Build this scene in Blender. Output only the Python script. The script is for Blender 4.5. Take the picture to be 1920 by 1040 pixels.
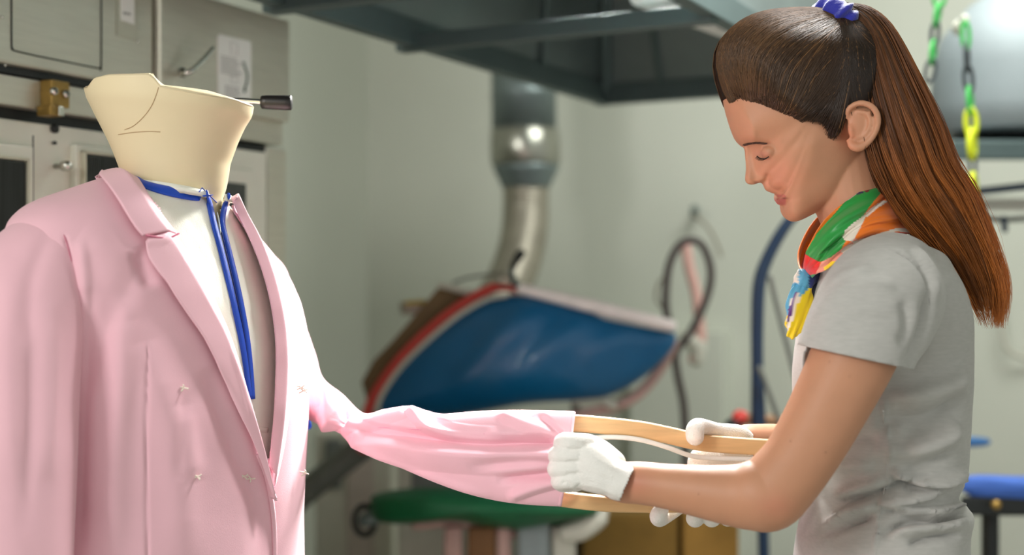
import bpy, bmesh, math, random
import numpy as np
from mathutils import Vector
from mathutils.bvhtree import BVHTree
random.seed(7); rng = np.random.default_rng(7)
SC = bpy.context.scene
for o in list(bpy.data.objects): bpy.data.objects.remove(o)
COL = SC.collection
# ------------------------------------------------------------------ camera
F = 2400.0; CZ = 1.35
cd = bpy.data.cameras.new('camera'); cam = bpy.data.objects.new('camera', cd); COL.objects.link(cam)
cam.location = (0, 0, CZ); cam.rotation_euler = (math.pi/2, 0, 0)
cd.sensor_width = 36; cd.lens = 36*F/1920; cd.clip_start = 0.05; cd.clip_end = 60
cd.dof.use_dof = True; cd.dof.focus_distance = 1.47; cd.dof.aperture_fstop = 2.3
SC.camera = cam
SC.view_settings.view_transform = 'Standard'; SC.view_settings.look = 'None'
SC.view_settings.gamma = 1; SC.view_settings.exposure = 0.2; SC.view_settings.use_curve_mapping = False
# ------------------------------------------------------------------ light
w = bpy.data.worlds.new('room_light'); SC.world = w; w.use_nodes = True
w.node_tree.nodes['Background'].inputs[0].default_value = (0.93, 0.96, 0.90, 1)
w.node_tree.nodes['Background'].inputs[1].default_value = 0.70
def area(name, loc, target, size, power, col=(1,1,1), sy=None):
    d = bpy.data.lights.new(name, 'AREA'); d.energy = power; d.color = col; d.size = size
    if sy: d.shape = 'RECTANGLE'; d.size_y = sy
    o = bpy.data.objects.new(name, d); COL.objects.link(o); o.location = loc
    o.rotation_euler = (Vector(target)-Vector(loc)).to_track_quat('-Z', 'Y').to_euler(); return o
area('window_light_left', (-2.2, -0.9, 2.3), (-0.3, 1.5, 1.2), 0.8, 54, (1.0, 0.98, 0.95))
area('rim_light_back', (0.22, 2.40, 2.10), (-0.10, 1.5, 1.2), 0.28, 15, (1.0, 0.98, 0.94)).data.spread = math.radians(62)  # added unseen area light, rims the form, gloves and face from behind
area('fill_light_back', (1.05, 2.75, 2.9), (0.75, 3.4, 0.6), 1.2, 46, (0.98, 1.0, 0.95))  # unseen fill, added to brighten the back wall
area('rim_light_right', (0.5, 1.95, 2.45), (-0.3, 1.5, 1.15), 0.3, 32, (1.0, 0.98, 0.95))  # added light in mid-room, brightens the right side of form and jacket
# ------------------------------------------------------------------ helpers
SA, CA = math.sin(math.atan(1240/2400)), math.cos(math.atan(1240/2400))
def RL(r, l, z): return (SA*r-CA*l, CA*r+SA*l, z)
def P(px, py, d): return ((px-960)/F*d, d, CZ+(520-py)/F*d)
def dl(px, l): return l/(SA-CA*(px-960)/F)          # depth of a pixel column on the plane l = const
def dr(px, r): return r/(SA*(px-960)/F+CA)
def rz_l(px, py, l):
    d = dl(px, l); x, y, z = P(px, py, d); return SA*x+CA*y, z
def lz_r(px, py, r):
    d = dr(px, r); x, y, z = P(px, py, d); return -CA*x+SA*y, z
def srgb(c):
    def f(v):
        v /= 255.0
        return v/12.92 if v <= 0.04045 else ((v+0.055)/1.055)**2.4
    return tuple(f(v) for v in c)
def proj(V):
    V = np.asarray(V); return 960+F*V[:,0]/V[:,1], 520-F*(V[:,2]-CZ)/V[:,1]
MATS = {}
def mat(name, col, rough=0.6, metal=0.0, var=0.06, scale=30, bump=0.0, bscale=200, stretch=None, sss=0, sheen=0, attr=None, coat=0, wave=None, spec=None, alpha=None):
    if name in MATS: return MATS[name]
    m = bpy.data.materials.new(name); m.use_nodes = True; MATS[name] = m
    nt = m.node_tree; b = nt.nodes['Principled BSDF']; L = nt.links.new
    tc = nt.nodes.new('ShaderNodeTexCoord'); mp = nt.nodes.new('ShaderNodeMapping'); L(tc.outputs['Object'], mp.inputs[0])
    if stretch: mp.inputs['Scale'].default_value = stretch
    n = nt.nodes.new('ShaderNodeTexNoise'); n.inputs['Scale'].default_value = scale; n.inputs['Detail'].default_value = 4; L(mp.outputs[0], n.inputs[0])
    mx = nt.nodes.new('ShaderNodeMix'); mx.data_type = 'RGBA'; mx.blend_type = 'MULTIPLY'; mx.inputs[0].default_value = 1
    rp = nt.nodes.new('ShaderNodeMapRange'); rp.inputs[1].default_value = 0.3; rp.inputs[2].default_value = 0.7
    rp.inputs[3].default_value = 1-var; rp.inputs[4].default_value = 1+var; L(n.outputs[0], rp.inputs[0])
    cb = nt.nodes.new('ShaderNodeCombineColor')
    for i in range(3): L(rp.outputs[0], cb.inputs[i])
    if attr:
        a = nt.nodes.new('ShaderNodeAttribute'); a.attribute_name = attr; L(a.outputs['Color'], mx.inputs[6])
    else: mx.inputs[6].default_value = (*srgb(col), 1)
    L(cb.outputs[0], mx.inputs[7]); L(mx.outputs[2], b.inputs['Base Color'])
    b.inputs['Roughness'].default_value = rough; b.inputs['Metallic'].default_value = metal
    if spec is not None: b.inputs['Specular IOR Level'].default_value = spec
    if sss:
        b.inputs['Subsurface Weight'].default_value = sss; b.inputs['Subsurface Radius'].default_value = (1, .35, .2); b.inputs['Subsurface Scale'].default_value = 0.008
    if sheen: b.inputs['Sheen Weight'].default_value = sheen
    if coat: b.inputs['Coat Weight'].default_value = coat
    if bump:
        bn = nt.nodes.new('ShaderNodeTexNoise'); bn.inputs['Scale'].default_value = bscale; L(mp.outputs[0], bn.inputs[0])
        bp = nt.nodes.new('ShaderNodeBump'); bp.inputs['Strength'].default_value = bump; bp.inputs['Distance'].default_value = 0.002
        L(bn.outputs[0], bp.inputs['Height']); L(bp.outputs[0], b.inputs['Normal'])
    return m
WL = {}
def root_of(o):
    while o.parent: o = o.parent
    return o
def tag(o, label=None, cat=None, group=None, kind=None):
    if label: o['label'] = label
    if cat: o['category'] = cat
    if group: o['group'] = group
    if kind: o['kind'] = kind
    return o
def thing(name, label, cat, loc, group=None):
    o = bpy.data.objects.new(name, None); COL.objects.link(o); o.location = loc; o.empty_display_size = 0.05
    WL[o.name] = Vector(loc); return tag(o, label, cat, group)
def mk(name, V, Fc, m, parent=None, smooth=True, label=None, cat=None, group=None, kind=None, solid=0, sub=0):
    V = np.asarray(V, dtype=float).reshape(-1, 3)
    if parent is not None: off = WL[root_of(parent).name]
    else: off = Vector(((V[:,0].min()+V[:,0].max())/2, (V[:,1].min()+V[:,1].max())/2, V[:,2].min()))
    me = bpy.data.meshes.new(name); me.from_pydata((V-np.array(off)).tolist(), [], [tuple(f) for f in Fc]); me.update()
    if m: me.materials.append(m)
    if smooth: me.polygons.foreach_set('use_smooth', [True]*len(me.polygons))
    o = bpy.data.objects.new(name, me); COL.objects.link(o)
    if parent is not None: o.parent = parent
    else: o.location = off; WL[o.name] = Vector(off)
    if solid:
        s = o.modifiers.new('solid', 'SOLIDIFY'); s.thickness = solid; s.offset = 0
    if sub:
        s = o.modifiers.new('sub', 'SUBSURF'); s.levels = sub; s.render_levels = sub
    return tag(o, label, cat, group, kind)
class MB:
    def __init__(s): s.v = []; s.f = []
    def add(s, V, Fc):
        n = len(s.v); s.v += [tuple(map(float, p)) for p in V]; s.f += [tuple(i+n for i in f) for f in Fc]; return s
def recalc(V, Fc):
    bm = bmesh.new(); vs = [bm.verts.new(v) for v in V]
    for f in Fc:
        try: bm.faces.new([vs[i] for i in f])
        except Exception: pass
    bmesh.ops.recalc_face_normals(bm, faces=bm.faces); bm.verts.index_update()
    r = ([tuple(v.co) for v in bm.verts], [tuple(v.index for v in f.verts) for f in bm.faces]); bm.free(); return r
def boxm(cs, bev=0.0, seg=2):
    """cs: 8 corners, bottom 4 then top 4"""
    bm = bmesh.new(); vs = [bm.verts.new(c) for c in cs]
    for f in ((0,1,2,3),(7,6,5,4),(0,4,5,1),(1,5,6,2),(2,6,7,3),(3,7,4,0)): bm.faces.new([vs[i] for i in f])
    bmesh.ops.recalc_face_normals(bm, faces=bm.faces)
    if bev: bmesh.ops.bevel(bm, geom=list(bm.edges), offset=bev, segments=seg, affect='EDGES', profile=0.6)
    bm.verts.index_update()
    r = ([tuple(v.co) for v in bm.verts], [tuple(v.index for v in f.verts) for f in bm.faces]); bm.free(); return r
def boxrl(r0, r1, l0, l1, z0, z1, bev=0.003):
    return boxm([RL(r0,l0,z0),RL(r1,l0,z0),RL(r1,l1,z0),RL(r0,l1,z0),RL(r0,l0,z1),RL(r1,l0,z1),RL(r1,l1,z1),RL(r0,l1,z1)], bev)
def catmull(pts, n):
    """dense spline through pts (any dims); n samples per segment"""
    p = np.asarray(pts, float); q = np.vstack([2*p[0]-p[1], p, 2*p[-1]-p[-2]]); out = []
    for i in range(1, len(q)-2):
        for k in range(n):
            t = k/n
            out.append(0.5*((2*q[i])+(-q[i-1]+q[i+1])*t+(2*q[i-1]-5*q[i]+4*q[i+1]-q[i+2])*t*t+(-q[i-1]+3*q[i]-3*q[i+1]+q[i+2])*t**3))
    out.append(q[-2]); return np.array(out)
def resample(pts, n):
    p = np.asarray(pts, float); s = np.r_[0, np.cumsum(np.linalg.norm(np.diff(p, axis=0), axis=1))]
    t = np.linspace(0, s[-1], n); return np.stack([np.interp(t, s, p[:,k]) for k in range(p.shape[1])], 1)
def gridf(nu, nv, closev=True):
    f = []
    for i in range(nu-1):
        for j in range(nv if closev else nv-1):
            k = (j+1) % nv; f.append((i*nv+j, i*nv+k, (i+1)*nv+k, (i+1)*nv+j))
    return f
def tube(path, rad, n=12, cap='round', flat=1.0, up=None, sm=0):
    """path Nx3, rad scalar/list; flat scales the section along the 'up' axis"""
    p = np.asarray(path, float); r = np.broadcast_to(np.asarray(rad, float), (len(p),)).copy()
    if sm:
        q = catmull(np.c_[p, r], sm); p = q[:,:3]; r = q[:,3]
    T = np.gradient(p, axis=0); T /= np.linalg.norm(T, axis=1)[:,None]+1e-12
    u = np.array(up if up is not None else (0,0,1.0)); 
    if abs(np.dot(u, T[0])) > 0.95: u = np.array((1.0,0,0))
    U = []
    for t in T:
        u = u-np.dot(u, t)*t; u /= np.linalg.norm(u); U.append(u)
        if up is not None: u = np.array(up, float)
    U = np.array(U); W = np.cross(T, U)
    rows = []; cs = []
    if cap == 'round':
        for a in (0.12, 0.45, 0.8, 1.15, 1.4): cs.append((0, -math.cos(a), math.sin(a)))
    for i in range(len(p)): cs.append((i, 0, 1))
    if cap == 'round':
        for a in (1.4, 1.15, 0.8, 0.45, 0.12): cs.append((len(p)-1, math.cos(a), math.sin(a)))
    th = np.linspace(0, 2*math.pi, n, endpoint=False)
    for i, o, s in cs:
        c = p[i]+T[i]*o*r[i]
        rows.append(c+np.outer(np.cos(th)*r[i]*s*flat, U[i])+np.outer(np.sin(th)*r[i]*s, W[i]))
    V = np.vstack(rows); m = len(cs); Fc = gridf(m, n)
    if cap: Fc += [tuple(range(n))[::-1], tuple(range((m-1)*n, m*n))]
    return V, Fc
def ball(c, r, nu=10, nv=16):
    r = np.broadcast_to(np.asarray(r, float), (3,)); V = []
    for i in range(nu+1):
        a = 0.03+(math.pi-0.06)*i/nu
        for j in range(nv):
            b = 2*math.pi*j/nv; V.append((c[0]+r[0]*math.sin(a)*math.cos(b), c[1]+r[1]*math.sin(a)*math.sin(b), c[2]+r[2]*math.cos(a)))
    return V, gridf(nu+1, nv)+[tuple(range(nv))[::-1], tuple(range(nu*nv, (nu+1)*nv))]
def fuse(mb, voxel, smooth=2, fac=0.5):
    V, Fc = recalc(mb.v, mb.f) if False else (mb.v, mb.f)
    bm = bmesh.new(); vs = [bm.verts.new(v) for v in V]
    for f in Fc:
        try: bm.faces.new([vs[i] for i in f])
        except Exception: pass
    bmesh.ops.recalc_face_normals(bm, faces=bm.faces)
    me = bpy.data.meshes.new('tmp'); bm.to_mesh(me); bm.free()
    o = bpy.data.objects.new('tmp', me); COL.objects.link(o)
    m = o.modifiers.new('r', 'REMESH'); m.mode = 'VOXEL'; m.voxel_size = voxel
    if smooth:
        s = o.modifiers.new('s', 'SMOOTH'); s.factor = fac; s.iterations = smooth
    dg = bpy.context.evaluated_depsgraph_get(); ev = o.evaluated_get(dg); em = ev.to_mesh()
    n = len(em.vertices); co = np.empty(n*3); em.vertices.foreach_get('co', co); co = co.reshape(-1, 3)
    fs = [tuple(p.vertices) for p in em.polygons]; ev.to_mesh_clear()
    bpy.data.objects.remove(o); bpy.data.meshes.remove(me)
    return co, fs
def normals(V, Fc):
    V = np.asarray(V); N = np.zeros_like(V)
    q = np.array([f if len(f) == 4 else (f[0], f[1], f[2], f[2]) for f in Fc if len(f) in (3, 4)])
    n = np.cross(V[q[:,2]]-V[q[:,0]], V[q[:,3]]-V[q[:,1]])
    tri = q[:,3] == q[:,2]
    if tri.any(): n[tri] = np.cross(V[q[tri,1]]-V[q[tri,0]], V[q[tri,2]]-V[q[tri,0]])
    for k in range(4): np.add.at(N, q[:,k], n)
    return N/(np.linalg.norm(N, axis=1)[:,None]+1e-12)
def segdist(x, y, poly):
    """distance to polyline, signed side, parameter 0..1"""
    best = np.full(x.shape, 1e9); side = np.zeros(x.shape); par = np.zeros(x.shape); poly = np.asarray(poly, float)
    L = np.r_[0, np.cumsum(np.linalg.norm(np.diff(poly, axis=0), axis=1))]
    for i in range(len(poly)-1):
        a, b = poly[i], poly[i+1]; d = b-a; l2 = d@d
        t = np.clip(((x-a[0])*d[0]+(y-a[1])*d[1])/l2, 0, 1); qx = x-a[0]-t*d[0]; qy = y-a[1]-t*d[1]; dd = np.hypot(qx, qy)
        m = dd < best; best[m] = dd[m]; side[m] = np.sign(d[0]*qy-d[1]*qx)[m]; par[m] = ((L[i]+t*math.sqrt(l2))/L[-1])[m]
    return best, side, par
def folds(V, Fc, lst, only=None, gain=1.0):
    """lst: (polyline px, width px, amplitude m, sharp) raised (or sunk) creases in the cloth, on the side that faces the front"""
    V = np.asarray(V, float).copy(); N = normals(V, Fc)
    x, y = proj(V); D = np.zeros(len(V)); front = np.clip(-N[:,1]*1.9-0.08, 0, 1)
    if only is not None: front = front*only
    for e in lst:
        poly, wd, amp = e[:3]; asym = e[3] if len(e) > 3 else 1.0
        pl = catmull(poly, 6) if len(poly) > 2 else poly
        d, s, t = segdist(x, y, pl); ww = np.where(s > 0, wd*asym, wd)
        end = np.clip(np.minimum(t, 1-t)*5, 0, 1)**0.7 if len(e) < 5 else np.clip(np.minimum(t*e[4][0], (1-t)*e[4][1]), 0, 1)
        f_ = np.exp(-(d/ww)**2) if wd > 0 else np.clip(1.06-(np.sqrt((d/ww)**2+.0144)-.06), 0, 1)
        D += gain*amp*f_*end
    return V+N*(D*front)[:,None]
def inpoly(x, y, poly):
    r = np.zeros(np.shape(x), bool); n = len(poly)
    for i in range(n):
        x0, y0 = poly[i]; x1, y1 = poly[(i+1) % n]
        if y0 == y1: continue
        c = ((y0 > y) != (y1 > y)) & (x < (x1-x0)*(y-y0)/(y1-y0)+x0); r ^= c
    return r
def drop(V, Fc, mask):
    """remove masked verts"""
    keep = [f for f in Fc if not any(mask[i] for i in f)]; used = sorted({i for f in keep for i in f}); mp = {j: i for i, j in enumerate(used)}
    return np.asarray(V)[used], [tuple(mp[i] for i in f) for f in keep]
def bvh(V, Fc): return BVHTree.FromPolygons([tuple(v) for v in V], [tuple(f) for f in Fc])
CAMP = Vector((0, 0, CZ))
def hit(bv, px, py, off=0.0, fallback=1.5):
    dr_ = (Vector(P(px, py, 1.0))-CAMP).normalized(); h = bv.ray_cast(CAMP, dr_)
    if h[0] is None:
        n = bv.find_nearest(Vector(P(px, py, fallback))); 
        return np.array(n[0])+np.array(n[1] if n[1].dot(dr_) < 0 else -n[1])*off, np.array(n[1])
    nn = h[1] if h[1].dot(dr_) < 0 else -h[1]
    return np.array(h[0]+nn*off), np.array(nn)
def colattr(o, fn):
    """fn(px,py,V)->Nx3 linear colour: the pattern printed on the thing"""
    me = o.data; n = len(me.vertices); co = np.empty(n*3); me.vertices.foreach_get('co', co); co = co.reshape(-1, 3)+np.array(WL[root_of(o).name])
    x, y = proj(co); c = np.c_[fn(x, y, co), np.ones(n)]
    a = me.color_attributes.new('tint', 'FLOAT_COLOR', 'POINT'); a.data.foreach_set('color', c.astype(np.float32).ravel())
# ------------------------------------------------------------------ materials
M_wall = mat('painted_wall', (206,209,197), 0.75, var=0.02, scale=3, bump=0.05)
M_ceil = mat('ceiling_paint', (215,216,208), 0.8, var=0.02)
M_floor = mat('floor_tile', (150,150,142), 0.4, var=0.08, scale=8)
M_steel = mat('brushed_steel', (204,202,186), 0.42, 0.5, var=0.05, scale=12, stretch=(1,1,14), bump=0.03)
M_steel2 = mat('satin_steel_plate', (200,196,176), 0.5, 0.4, var=0.06, scale=5)
M_cream = mat('cream_enamel', (226,226,212), 0.45, 0.1, var=0.02)
M_black = mat('black_rubber', (18,22,22), 0.5)
M_brass = mat('yellow_zinc', (152,122,62), 0.4, 0.6, var=0.25, scale=60)
M_chrome = mat('chrome', (215,213,205), 0.18, 1.0)
M_pink = mat('pink_wool', (236,186,198), 0.8, var=0.025, scale=14, bump=0.10, bscale=900, sheen=0.25, spec=0.25)
M_pinkin = mat('pink_wool_facing', (240,190,202), 0.75, var=0.02, scale=14, bump=0.08, bscale=900, sheen=0.25, spec=0.3)
M_cover = mat('padded_cover', (244,243,230), 0.85, var=0.02, scale=20, bump=0.15, bscale=500)
M_form = mat('cream_form', (234,216,178), 0.5, var=0.03, scale=9, spec=0.35)
M_blue = mat('blue_binding', (14,72,190), 0.5, var=0.05)
M_blacgrip = mat('black_grip', (30,28,27), 0.4)
M_thread = mat('pale_thread', (235,222,208), 0.7)
M_skin = mat('skin', (205,150,120), 0.5, var=0.03, scale=40, sss=0.12, attr='tint', bump=0.04, bscale=400, spec=0.35)
M_shirt = mat('grey_marl_cotton', (176,174,170), 0.88, var=0.05, scale=90, stretch=(1,1,4), bump=0.12, bscale=700, sheen=0.15, spec=0.2)
M_glove = mat('white_cotton', (236,233,228), 0.9, var=0.03, scale=60, bump=0.6, bscale=700, spec=0.2)
M_wood = mat('beech_wood', (214,174,124), 0.5, var=0.10, scale=16, stretch=(1,6,9))
M_tape = mat('white_tape', (225,223,218), 0.7)
M_hair = mat('brown_hair', (50,32,18), 0.42, var=0.12, scale=50, attr='tint', spec=0.4)
M_hairbase = mat('hair_base', (38,24,15), 0.8, var=0.12, scale=50, spec=0.1)
M_scrunch = mat('royal_blue_velvet', (10,20,150), 0.7, bump=0.4, bscale=300, sheen=0.6)
M_scarf = mat('printed_silk', (200,100,40), 0.42, var=0.02, attr='tint', sheen=0.2)
M_lash = mat('dark_lashes', (45,28,22), 0.7)
M_galv = mat('galvanised_sheet', (122,134,134), 0.45, 0.65, var=0.2, scale=3)
M_galvrim = mat('galvanised_rim', (92,108,108), 0.5, 0.5, var=0.1, scale=6)
M_duct = mat('spiral_duct', (160,160,150), 0.28, 0.85, var=0.06, scale=8)
M_flex = mat('flexible_duct', (158,152,138), 0.4, 0.6, var=0.12, scale=12)
M_bluepad = mat('blue_press_cloth', (4,92,140), 0.42, var=0.10, scale=5, coat=0.15)
M_red = mat('red_trim', (215,70,62), 0.5)
M_brown = mat('brown_panel', (112,88,52), 0.6, var=0.08)
M_green = mat('green_press_cloth', (0,92,52), 0.55, var=0.12, scale=10)
M_card = mat('cardboard', (146,108,42), 0.75, var=0.06)
M_offw = mat('off_white_enamel', (205,203,190), 0.5, var=0.03)
M_grey = mat('grey_plastic', (120,124,122), 0.5)
M_greyhose = mat('grey_hose', (104,106,100), 0.55, var=0.1)
M_navy = mat('navy_paint', (16,42,70), 0.4)
M_pinkhose = mat('pink_grey_hose', (196,158,150), 0.5)
M_darkhose = mat('dark_braided_hose', (72,62,60), 0.55, var=0.2, scale=80)
M_hood2 = mat('pale_steel_hood', (150,160,164), 0.6, 0.1, var=0.08, scale=4)
M_cgreen = mat('green_chain', (70,190,90), 0.4); M_cyel = mat('yellow_chain', (214,226,30), 0.4); M_cblk = mat('dark_chain', (58,66,70), 0.4)
M_bboard = mat('blue_board_cloth', (58,98,180), 0.7)
M_denim = mat('dark_trousers', (40,44,58), 0.8); M_shoe = mat('shoe', (230,230,228), 0.6)
# ================================================================== ROOM
RW, LW = 4.4, 2.94
def struct(name, VF, m): return mk(name, VF[0], VF[1], m, smooth=False, kind='structure')
struct('floor', boxrl(-2.5, RW+.1, -4.5, LW+.1, -0.1, 0, 0), M_floor)
struct('ceiling', boxrl(-0.2, RW+.1, -3.5, LW+.1, 3.0, 3.1, 0), M_ceil)
struct('wall_back', boxrl(RW, RW+.1, -4.5, LW+.1, 0, 3.0, 0), M_wall)
struct('wall_left', boxrl(-2.5, RW, LW, LW+.1, 0, 3.0, 0), M_wall)
# pillar on the back wall seen behind the woman's face and the far right panel joint
l0 = lz_r(1200, 600, RW)[0]; l1 = lz_r(1372, 600, RW)[0]
struct('trim_1', boxrl(RW-.10, RW, l1, l0, 0, 1.16, .004), M_wall)
# ---------------- steel finishing cabinet on the left
CL = 1.444
def tl(c, doc=None): return c
cab = thing('drying_cabinet', 'tall brushed steel drying cabinet with glazed lower doors behind the pink jacket', 'cabinet', RL(1.0, CL+.7, 0))
def pz(px, py, l=CL): return rz_l(px, py, l)
def plate(name, x0, x1, yt, yb, l, th, m, par, bev=.002, smooth=False):
    """front plate on plane l; yt, yb measured at x0"""
    r0, zt = pz(x0, yt, l); _, zb = pz(x0, yb, l); r1, _ = pz(x1, yt, l)
    V, Fc = boxrl(r0, r1, l, l+th, zb, zt, bev); return mk(name, V, Fc, m, par, smooth=smooth), (r0, r1, zb, zt)
rR = pz(535, 100)[0]; rS = pz(289.5, 100)[0]
zt = pz(535, 40)[1]; zmid = pz(535, 230)[1]; zseal = pz(80, 136)[1]
# carcass: behind the doors
V, Fc = boxrl(-0.9, rR-.002, CL+.055, LW-.02, 0.0, zt-.004, .004); mk('body', V, Fc, M_steel2, cab, smooth=False)
V, Fc = boxrl(-0.9, rS-.004, CL, CL+.05, zseal+.004, zt+.25, .004); up = mk('upper_panel', V, Fc, M_steel, cab, smooth=False)
V, Fc = boxrl(rS+.003, rR, CL-.01, CL+.05, zmid, zt, .004); up2 = mk('upper_door', V, Fc, M_steel, cab, smooth=False)
V, Fc = boxrl(-0.9, rS+.05, CL+.012, CL+.05, zseal-.0075, zseal+.007, .001); mk('door_seal', V, Fc, M_black, cab, smooth=False)
zb0 = pz(80, 205)[1]
V, Fc = boxrl(-0.9, rR-.0, CL+.006, CL+.05, zb0, zseal-.011, .002); mk('steel_band', V, Fc, M_steel, cab, smooth=False)
V, Fc = boxrl(-0.9, rR-.02, CL+.03, CL+.055, zb0-.03, zb0+.002, .001); mk('lower_seal', V, Fc, M_black, cab, smooth=False)
# rounded outline groove pressed in the upper panel
gx = [(22,-40),(22,80),(24,90),(31,96),(100,111),(180,127),(187,126),(190,119),(190,-40)]
path = [P(x, y, dl(x, CL-.001)) for x, y in catmull(gx, 4)[:, :2]]
V, Fc = tube(path, .0011, 6); mk('window_outline', V, Fc, M_black, up)
# stickers
def sticker(name, pts, m, par, l, th=.0012, label=None):
    a = [P(x, y, dl(x, l)) for x, y in pts]; n = len(a); b = [tuple(np.array(q)-np.array(RL(0,th,0))+0*np.array(q)) for q in a]
    V, Fc = recalc(b+a, [tuple(range(n)), tuple(range(n, 2*n))[::-1]]+[(i, n+i, n+(i+1) % n, (i+1) % n) for i in range(n)])
    return mk(name, V, Fc, m, par, smooth=False, label=label)
M_paper = mat('white_paper', (240,241,236), 0.7, var=0.01); M_ink = mat('grey_print', (150,152,148), 0.7); M_gink = mat('green_print', (0,70,40), 0.6)
M_vinyl = mat('clear_vinyl', (190,188,170), 0.3, 0.3)
sticker('clear_tape', [(218,-20),(258,-20),(258,78),(218,66)], M_vinyl, up, CL-.0006)
st = sticker('price_tag', [(226,-20),(251,-20),(251,46),(226,38)], M_paper, up, CL-.0016)
for q in range(3): sticker('print_mark', [(231+q*5,22+q),(234+q*5,23+q),(234+q*5,27+q),(231+q*5,26+q)], M_ink, st, CL-.003)
lb = sticker('instruction_label', [(411,64),(470,78),(470,204),(408,196),(408,68)], M_paper, up2, CL-.0108, label='white printed instruction label')
q = 0
for y in range(104, 139, 5):
    x = 414
    while x < 449 - (y % 3)*3:
        wd = random.uniform(3, 7); s = .22
        sticker('text_line', [(x,y+(x-414)*s),(x+wd,y+(x+wd-414)*s),(x+wd,y+2+(x+wd-414)*s),(x,y+2+(x-414)*s)], M_ink, lb, CL-.0122, .0004); x += wd+1.6
for y in range(160, 182, 5):
    x = 422
    while x < 446:
        wd = random.uniform(3, 7); s = .22
        sticker('text_line', [(x,y+(x-422)*s),(x+wd,y+(x+wd-422)*s),(x+wd,y+2+(x+wd-422)*s),(x,y+2+(x-422)*s)], M_ink, lb, CL-.0122, .0004); x += wd+1.6
for bx, by in (((433,78),(445,82),(445,104),(433,101)), ((433,143),(445,146),(445,156),(433,153))), : pass
for a in ([(433,78),(445,81),(445,103),(433,100)], [(433,142),(445,145),(445,157),(433,154)]):
    pth = [P(x, y, dl(x, CL-.0125)) for x, y in a+[a[0]]]; V, Fc = tube(pth, .0004, 5); mk('diagram_outline', V, Fc, M_ink, lb)
arc = catmull([(458,124),(462,134),(463.5,145),(462,156),(459,165)], 5); pth = [P(x, y, dl(x, CL-.0125)) for x, y in arc]
V, Fc = tube(pth, .0019, 6, flat=1); mb = MB().add(V, Fc)
for c, d in (((457.5,121),(0,-1)), ((459.5,168),(0,1))):
    a = [P(x, y, dl(x, CL-.013)) for x, y in ((c[0]-3, c[1]-1), (c[0]+4, c[1]), (c[0]-1, c[1]+6*d[1]))]
    bq = [tuple(np.array(t)+np.array(RL(0,.001,0))) for t in a]; mb.add(a+bq, [(0,1,2),(5,4,3),(0,3,4,1),(1,4,5,2),(2,5,3,0)])
mk('green_arrow', mb.v, mb.f, M_gink, lb)
# bent rod handle on the upper door
hp = [P(343,136,dl(343,CL-.01)), P(341,137,dl(341,CL-.03)), P(349,136.5,dl(350,CL-.045)), P(362,130,dl(362,CL-.05)), P(381,112,dl(381,CL-.052)), P(399,91,dl(399,CL-.052))]
V, Fc = tube(hp, .0042, 12, sm=5); h_ = mk('door_handle', V, Fc, M_chrome, up2, label='bent chrome rod handle')
V, Fc = tube([P(343,136,dl(343,CL-.008)), P(343,136,dl(343,CL-.014))], .0075, 16, cap='flat'); mk('handle_collar', V, Fc, M_black, h_)
# small rivets on the upper panel
for x, y in ((4,32),(10,122),(259,52),(258,77)):
    V, Fc = ball(P(x, y, dl(x, CL-.001)), .0022, 6, 10); mk('rivet', V, Fc, M_chrome, up)
# yellow latch with two screws and a hook
br, bz = pz(80,150); br2, _ = pz(130,150); bzb = pz(80,200)[1]
V, Fc = boxrl(br, rz_l(131,150,CL-.018)[0], CL-.018, CL+.006, bzb, bz, .002); la = mk('latch', V, Fc, M_brass, cab, smooth=False, label='yellow metal door latch')
for x, y in ((101,171),(123,176)):
    d = dl(x, CL-.020); c = np.array(P(x, y, d)); ax = np.array(RL(0,-1,0))
    V, Fc = tube([c-ax*.002, c+ax*.004], [.0062,.0052], 18, cap='flat'); s_ = mk('screw', V, Fc, M_chrome, la)
    V, Fc = tube([c+ax*.0035, c+ax*.0046], .0022, 6, cap='flat'); mk('screw_slot', V, Fc, M_black, s_)
V, Fc = boxrl(pz(72,205)[0], rz_l(118,205,CL-.024)[0], CL-.024, CL+.004, pz(98,221)[1], pz(98,202)[1], .002); mk('hook', V, Fc, M_brass, la, smooth=False)
V, Fc = boxrl(rz_l(111,205,CL-.028)[0], rz_l(121,205,CL-.028)[0], CL-.028, CL-.022, pz(111,222)[1], pz(111,205)[1], .001); mk('hook_tip', V, Fc, M_chrome, la, smooth=False)
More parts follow.
